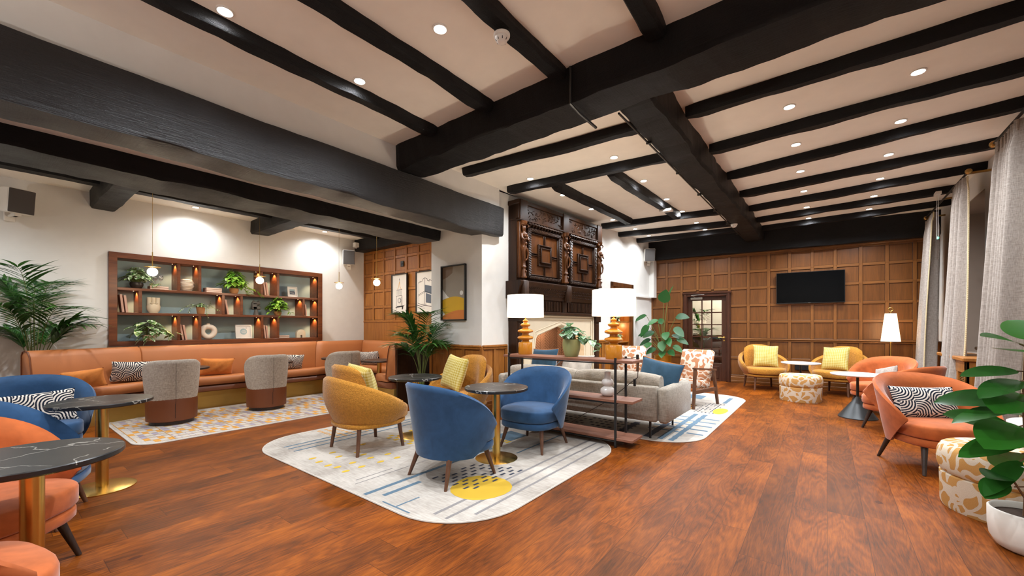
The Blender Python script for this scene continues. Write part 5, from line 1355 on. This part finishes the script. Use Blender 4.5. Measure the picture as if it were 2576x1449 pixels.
# ---------------------------------------------------------------- pictures
def dr_pier(m,w_,h):
    i=.018; W=w_/2-i; z0,z1=i,h-i
    poly(m,[(-W,z0),(W,z0),(W,z1),(-W,z1)],1,-.0084)
    poly(m,[(-W,z1),(-.02,z1),(-.03,z1-.10),(-.14,z1-.16),(-W,z1-.19)],2,-.0087)
    poly(m,[(-W,z0)]+[(-W+2*W*k/12,z0+.30+.05*math.sin(k/12*3.0)) for k in range(13)]+[(W,z0)],3,-.0088)
    poly(m,[(-W,z0)]+[(-W+2*W*k/12,z0+.05+.09*math.sin(min(1,k/9)*1.57)) for k in range(13)]+[(W,z0)],4,-.0090)
    poly(m,[(-W,z0+.31),(-W,z0+.47),(-.14,z0+.36),(-.10,z0+.34)],5,-.00885); poly(m,circ(.165,z0+.40,.035),5,-.0091); poly(m,[(-W,z0+.13),(-.19,z0+.08),(-W,z0+.05)],5,-.0092)
    return [M['art_white'],M['art_grey'],M['art_brown'],M['art_yellow'],M['art_orange'],M['art_white']]
frame_pic('framed_artwork',.53,.85,(-4.545,4.445,1.34),(0,0,0),M['black'],'abstract landscape in grey, yellow and orange hung on the pier',dr_pier,dp=.04)
def dr_tower(m,w_,h):
    c=-.01
    stroke(m,[(c-.085,.13),(c-.085,.36)],.008,1); stroke(m,[(c+.085,.13),(c+.085,.36)],.016,1); stroke(m,[(c+.055,.14),(c+.055,.34)],.006,1)
    stroke(m,[(c-.11,.36),(c+.09,.37)],.008,1); stroke(m,circ(c,.27,.05,20,0,360)+[(c+.05,.27)],.010,3); stroke(m,circ(c+.01,.27,.034,16)+[(c+.044,.27)],.005,1)
    for k in range(6): stroke(m,[(c-.075+k*.028,.38),(c-.075+k*.028,.47)],.007,3)
    stroke(m,[(c-.09,.48),(c+.09,.485)],.008,1); stroke(m,[(c-.07,.50)]+[(c-.07+.07*(k/8)**.6,.50+.15*(k/8)**1.6) for k in range(1,9)],.010,2); stroke(m,[(c+.07,.50)]+[(c+.07-.07*(k/8)**.6,.50+.15*(k/8)**1.6) for k in range(1,9)],.010,2)
    stroke(m,[(c,.65),(c,.72)],.006,1); poly(m,circ(c,.685,.010,12),1); poly(m,[(-.16,.12),(-.08,.155),(.14,.17),(.18,.185),(.10,.14),(-.05,.13)],1); poly(m,[(c+.08,.09),(c+.115,.09),(c+.13,.16),(c+.08,.16)],1); stroke(m,[(c-.08,.09),(c-.08,.15)],.01,1)
    return [M['art_white'],M['ink'],M['gold_ink'],M['slate']]
def dr_castle(m,w_,h):
    stroke(m,[(-.17,.22),(-.17,.58)],.005,1); stroke(m,[(0,.18),(0,.66)],.010,1); stroke(m,[(-.19,.35),(0,.42),(.22,.36)],.008,1); stroke(m,[(-.19,.33),(0,.395)],.006,1)
    stroke(m,[(-.19,.58),(-.12,.61),(-.12,.59),(-.06,.62),(-.06,.645),(0,.67),(.07,.645),(.07,.62),(.13,.60),(.13,.63),(.2,.60)],.009,1); poly(m,[(.0,.40),(.2,.35),(.2,.50),(0,.54)],2); poly(m,[(.03,.2),(.18,.18),(.18,.34),(.03,.38)],2)
    stroke(m,[(-.22,.16),(-.1,.13),(.0,.15),(.2,.12)],.012,1); stroke(m,[(-.2,.2),(-.1,.165),(.05,.17)],.009,1); stroke(m,[(-.1,.10),(0,.095)],.006,1)
    return [M['art_white'],M['ink'],M['slate']]
frame_pic('framed_print',.50,.80,(-6.80,5.145,1.50),(0,0,0),M['black'],'ink sketch of a clock tower with a gold dome on the oak panelling',dr_tower,dp=.03)
frame_pic('framed_print',.50,.80,(-6.04,5.145,1.50),(0,0,0),M['black'],'ink sketch of a stone tower, half hidden by the pier',dr_castle,dp=.03)
def dr_plain(m,w_,h):
    poly(m,[(-.3,.1),(.3,.1),(.3,.5),(-.3,.5)],1); return [M['slate'],M['art_white']]
frame_pic('framed_print',.7,.97,(1.575,7.12,1.47),(0,0,-rzs),M['black'],'dark framed picture between the curtains on the right wall',dr_plain,dp=.03)

# ---------------------------------------------------------------- tv, sockets, speakers, alarms
tv=tag(empty('wall_television',FRM@Vector((3.165,-.02,1.72))),'large black wall-mounted television on the oak panelling','television'); tv.rotation_euler=(0,0,BA)
m=MB(); m.box(-.565,.565,-.07,-.03,0,.645,.006); m.build('casing',M['black'],tv,0)
m=MB(); m.box(-.555,.555,-.073,-.069,.018,.637); m.build('screen',M['screen'],tv,0)
m=MB(); m.box(-.2,.2,-.03,.02,.15,.5); m.build('wall_bracket',M['black'],tv,0)
m=MB(); m.box(-.02,.02,-.0745,-.07,.006,.012); m.build('badge',M['steel'],tv,0)
def plate(p,rz,w_,h,mat,label,cat):
    m=MB(); m.box(-w_/2,w_/2,-.012,0,-h/2,h/2,.003); o=m.build('wall_plate',M[mat],smooth=0,loc=p,rz=rz); m=MB()
    for s_ in (-1,1): m.box(s_*w_*.2-.008,s_*w_*.2+.008,-.018,-.012,-.015,.015,.002)
    m.build('switch',M['black'] if mat=='black' else M['brass_d'],o,0); tag(o,label,cat)
plate(FRM@Vector((.60,-.02,1.20)),BA,.09,.09,'brass','brass light switch on the panelling left of the glazed door','switch')
plate((-6.74,5.155,2.50),0,.09,.11,'black','small black plate high on the oak panelling above the tower sketch','wall plate')
plate(FRM@Vector((3.05,-.02,.42)),BA,.26,.14,'black','black socket on the panelling behind the far white table','socket')
def speaker(loc,rz,label,tilt=rad(8)):
    r=thing('wall_speaker',loc,rz,label,'speaker')
    m=MB(); m.M=Matrix.Rotation(-tilt,4,'X'); m.box(-.12,.12,.09,.28,-.15,.15,.012); q=m.build('cabinet',M['white'],r,30)
    m=MB(); m.M=Matrix.Rotation(-tilt,4,'X'); m.box(-.113,.113,.278,.29,-.143,.143,.006); m.build('grille',M['grille'],q,0)
    m=MB(); m.box(-.05,.05,0,.02,-.26,-.12,.005); m.box(-.02,.02,.0,.18,-.21,-.18,.004); m.box(-.03,.03,.1,.2,-.21,-.15,.006); m.build('bracket',M['white'],r,0)
speaker((-8.1,.22,2.82),face(1,.35),'white and grey wall speaker high above the corner palm')
speaker((-8.1,4.80,2.72),face(1,-.55),'white and grey wall speaker near the oak panelling')
speaker((-3.47,9.92,2.98),face(.6,-1),'white and grey wall speaker in the corner beyond the fireplace')
m=MB(); m.box(-.05,.05,-.05,.05,-.05,.05,.012); m.lathe([(.02,-.07),(.02,-.05)],10); o=m.build('motion_sensor',M['white']); o.location=(-7.95,4.88,2.98); tag(o,'small white sensor on the black beam end beside the speaker','sensor')
def alarm(loc,label):
    r=thing('smoke_alarm',loc,0,label,'smoke alarm','ceiling smoke alarms')
    m=MB(); m.lathe([(.055,0),(.055,-.012),(.048,-.02),(.04,-.022)],28); m.build('base',M['white'],r,50)
    m=MB(); m.lathe([(.046,-.02),(.046,-.03),(.03,-.052),(.018,-.058),(0,-.058)],28); q=m.build('sensor_head',M['white'],r,50)
    m=MB()
    for k in range(8):
        t_=2*math.pi*k/8; m.box(-.003,.003,-.002,.002,-.05,-.032) if False else m.tube([(.041*math.cos(t_),.041*math.sin(t_),-.034),(.034*math.cos(t_),.034*math.sin(t_),-.047)],.003,5)
    m.build('vent_slots',M['black'],q)
alarm((-1.71,2.11,3.185),'round white smoke alarm on the beam at the top centre')
alarm((-1.30,8.1,3.05),'small round white smoke alarm at the far end under the spine beam')
m=MB(); m.box(-.10,.10,-.06,.06,-.04,0,.006); o=m.build('emergency_light',M['white'],loc=(-2.13,6.98,3.20)); m=MB(); m.lathe([(0,-.05),(.03,-.047),(.035,-.04)],16); m.build('lens',M['glasswine'],o); tag(o,'white box-shaped emergency light on the ceiling beam','emergency light')
# exit-sign style crystal by the curtain: hanging glass pendant sign
t=thing('hanging_crystal_sign',(1.28,8.55,2.55),0,'clear hanging acrylic sign with a green glint before the far curtain','hanging sign')
m=MB(); m.box(-.004,.004,-.10,.10,-.32,0,.001); m.build('acrylic_panel',M['clear'],t,0)
m=MB(); m.tube([(0,-.05,0),(0,-.05,.62)],.003,6); m.tube([(0,.05,0),(0,.05,.62)],.003,6); m.box(-.03,.03,-.08,.08,.62,.66); m.build('hanger',M['white'],t)
m=MB(); m.box(-.006,.006,-.02,.02,-.02,.01); m.build('green_lamp',glow('green led',(.1,1,.55),6),t,0)

# ---------------------------------------------------------------- floor lamp
t=thing('floor_lamp',(.90,9.95,0),0,'brass floor lamp with a tapered glowing shade by the far curtain','lamp')
m=MB(); m.lathe([(0,0),(.13,0),(.13,.012),(.02,.02),(0,.02)],32); m.build('base',M['brass'],t)
m=MB(); m.tube([(0,0,.015),(0,0,1.5)],.010,10); m.build('pole',M['brass'],t)
m=MB(); m.tube([(.032*math.cos(q/16*6.2832),0,1.555+.032*math.sin(q/16*6.2832)) for q in range(17)],.006,8); m.tube([(0,0,1.48),(0,0,1.525)],.006,8); m.build('ring_finial',M['brass'],t)
m=MB(); m.lathe([(.135,.98),(.080,1.48),(.078,1.48),(.133,.98)],40); m.build('lamp_shade',M['shade'],t,60)
l=bpy.data.lights.new('floor lamp bulb','POINT'); l.energy=14; l.color=(1,.78,.5); l.shadow_soft_size=.03
o=bpy.data.objects.new('floor_bulb',l); C.objects.link(o); o.parent=t; o.location=(0,-.03,1.18)

def uplighter(x,y,label,e=90):  # unseen fill light in lamp form, added to lift the ceiling brightness
    t=thing('added_fill_uplighter',(x,y,0),0,label,'lamp','added fill lights out of view')
    m=MB(); m.lathe([(0,0),(.14,0),(.14,.015),(.02,.025),(0,.025)],28); m.build('base',M['brass'],t)
    m=MB(); m.tube([(0,0,.02),(0,0,1.72)],.011,8); m.build('pole',M['brass'],t)
    m=MB(); m.lathe([(.02,1.70),(.16,1.80),(.155,1.80),(.02,1.715)],32); m.build('bowl',M['brass'],t,60)
    l=bpy.data.lights.new('uplighter bulb','SPOT'); l.energy=e; l.color=(1,.97,.93); l.shadow_soft_size=.08; l.spot_size=rad(165); l.spot_blend=.4
    o=bpy.data.objects.new('added_fill_light',l); C.objects.link(o); o.parent=t; o.location=(0,0,1.78); o.rotation_euler=(math.pi,0,0)
uplighter(1.0,-1.5,'unseen added brass fill uplighter behind the camera by the near window')
uplighter(-2.2,-2.0,'unseen added brass fill uplighter behind the camera in the middle of the room')
uplighter(-6.6,-2.0,'unseen added brass fill uplighter in the nook outside the left edge of the photo',50)

# ---------------------------------------------------------------- curtains, rods
def curtain(y0,y1,xc,label,ztop=3.08,seed=1,spread=1.25,xb=-.10,folds=7):
    r=thing('curtain',(xc,(y0+y1)/2,0),0,label,'curtain'); ym=(y0+y1)/2; hw=(y1-y0)/2
    rr=random.Random(seed); ph=[rr.uniform(0,6) for _ in range(5)]
    def f(u,v):
        # u along, v height
        z=.02+(ztop-.02)*v; k=1-v; amp=.035+.045*k+.02*math.sin(u*5+ph[0])
        if v>.95: amp*=.6
        y=(u*2-1)*hw*(1+(spread-1)*k**.7)+.03*k*math.sin(u*9+ph[1])
        x=xb*k**1.2+amp*math.sin(u*folds*2*math.pi+ph[2]+.6*math.sin(k*3+ph[3]))
        return Vector((x,y,z))
    m=MB(); m.grid(f,folds*14,24)
    o=m.build('cloth',M['curtain'],r,180); md=o.modifiers.new('thickness','SOLIDIFY'); md.thickness=.006
    m=MB(); pts=[f(0,k/40)+Vector((0,-.008,0)) for k in range(41)]
    m.tube(pts,.009,5); 
    for k in range(120):
        q=f(0,k/120)+Vector((0,-.008,0)); m.tube([q,q+Vector((.0,-.022,-.004))],.004,4)
    m.build('fringe',M['fringe'],o,60)
    m=MB()
    for k in range(folds*2): u=(k+.5)/(folds*2); p=f(u,1.0); m.tube([p+Vector((0,0,-.10)),p+Vector((0,0,.0))],.010,6)
    m.build('pleat_heading',M['curtain'],o,60)
curtain(9.2,9.95,1.36,'far pale linen curtain next to the oak panelled wall',3.06,1,1.25,-.10,6)
curtain(7.42,8.05,1.36,'middle pale linen curtain between the windows',3.10,2,1.18,-.09,6)
curtain(5.62,6.30,1.36,'nearest pale linen curtain behind the rubber plant',3.10,3,1.22,-.12,6)
for y0,y1,z,lb in [(7.35,10.0,3.13,'dark metal curtain rod over the far window'),(2.4,6.35,3.13,'dark metal curtain rod over the near window')]:
    r=thing('curtain_rod',(1.36,(y0+y1)/2,z),0,lb,'curtain rod'); h=(y1-y0)/2
    m=MB(); m.tube([(0,-h,0),(0,h,0)],.013,8); m.build('rod',M['brass_d'] if False else M['black'],r)
    for s_ in (-1,1): m=MB(); m.ball((0,s_*(h+.03),0),.035,12); m.build('finial',M['brass_d'],r)
    for s_ in (-1,0,1): m=MB(); m.box(-.01,.22,s_*(h-.06)-.012,s_*(h-.06)+.012,-.012,.012); m.build('bracket',M['brass_d'],r,0)

# radiator cabinet
t=thing('radiator_cabinet',(1.42,7.55,0),0,'oak radiator cabinet with a brass grille below the curtains','radiator cover')
m=MB(); m.box(-.18,.16,-.62,.80,.84,.885,.008); m.build('top',M['panel_n'],t,0)
m=MB(); m.box(-.15,-.12,-.6,-.53,.0,.84,.003); m.box(-.15,-.12,.71,.78,.0,.84,.003); m.box(-.15,-.12,-.6,.78,.70,.84,.003); m.box(-.15,-.12,-.6,.78,.0,.12,.003); m.box(-.15,-.12,-.22,-.16,.12,.7); m.box(-.15,-.12,.26,.32,.12,.7); m.box(-.15,.15,-.6,-.57,0,.84,.003); m.box(-.15,.15,.75,.78,0,.84,.003); m.box(-.13,.15,-.58,-.565,.1,.7); m.build('casing',M['panel_n'],t,0)
m=MB()
for k in range(30): z=.13+k*.019; m.tube([(-.132,-.53,z),(-.132,.71,z)],.0045,5)
for k in range(20): y=-.53+k*.065; m.tube([(-.128,y,.12),(-.128,y,.7)],.003,5)
m.build('grille',M['brass'],t)
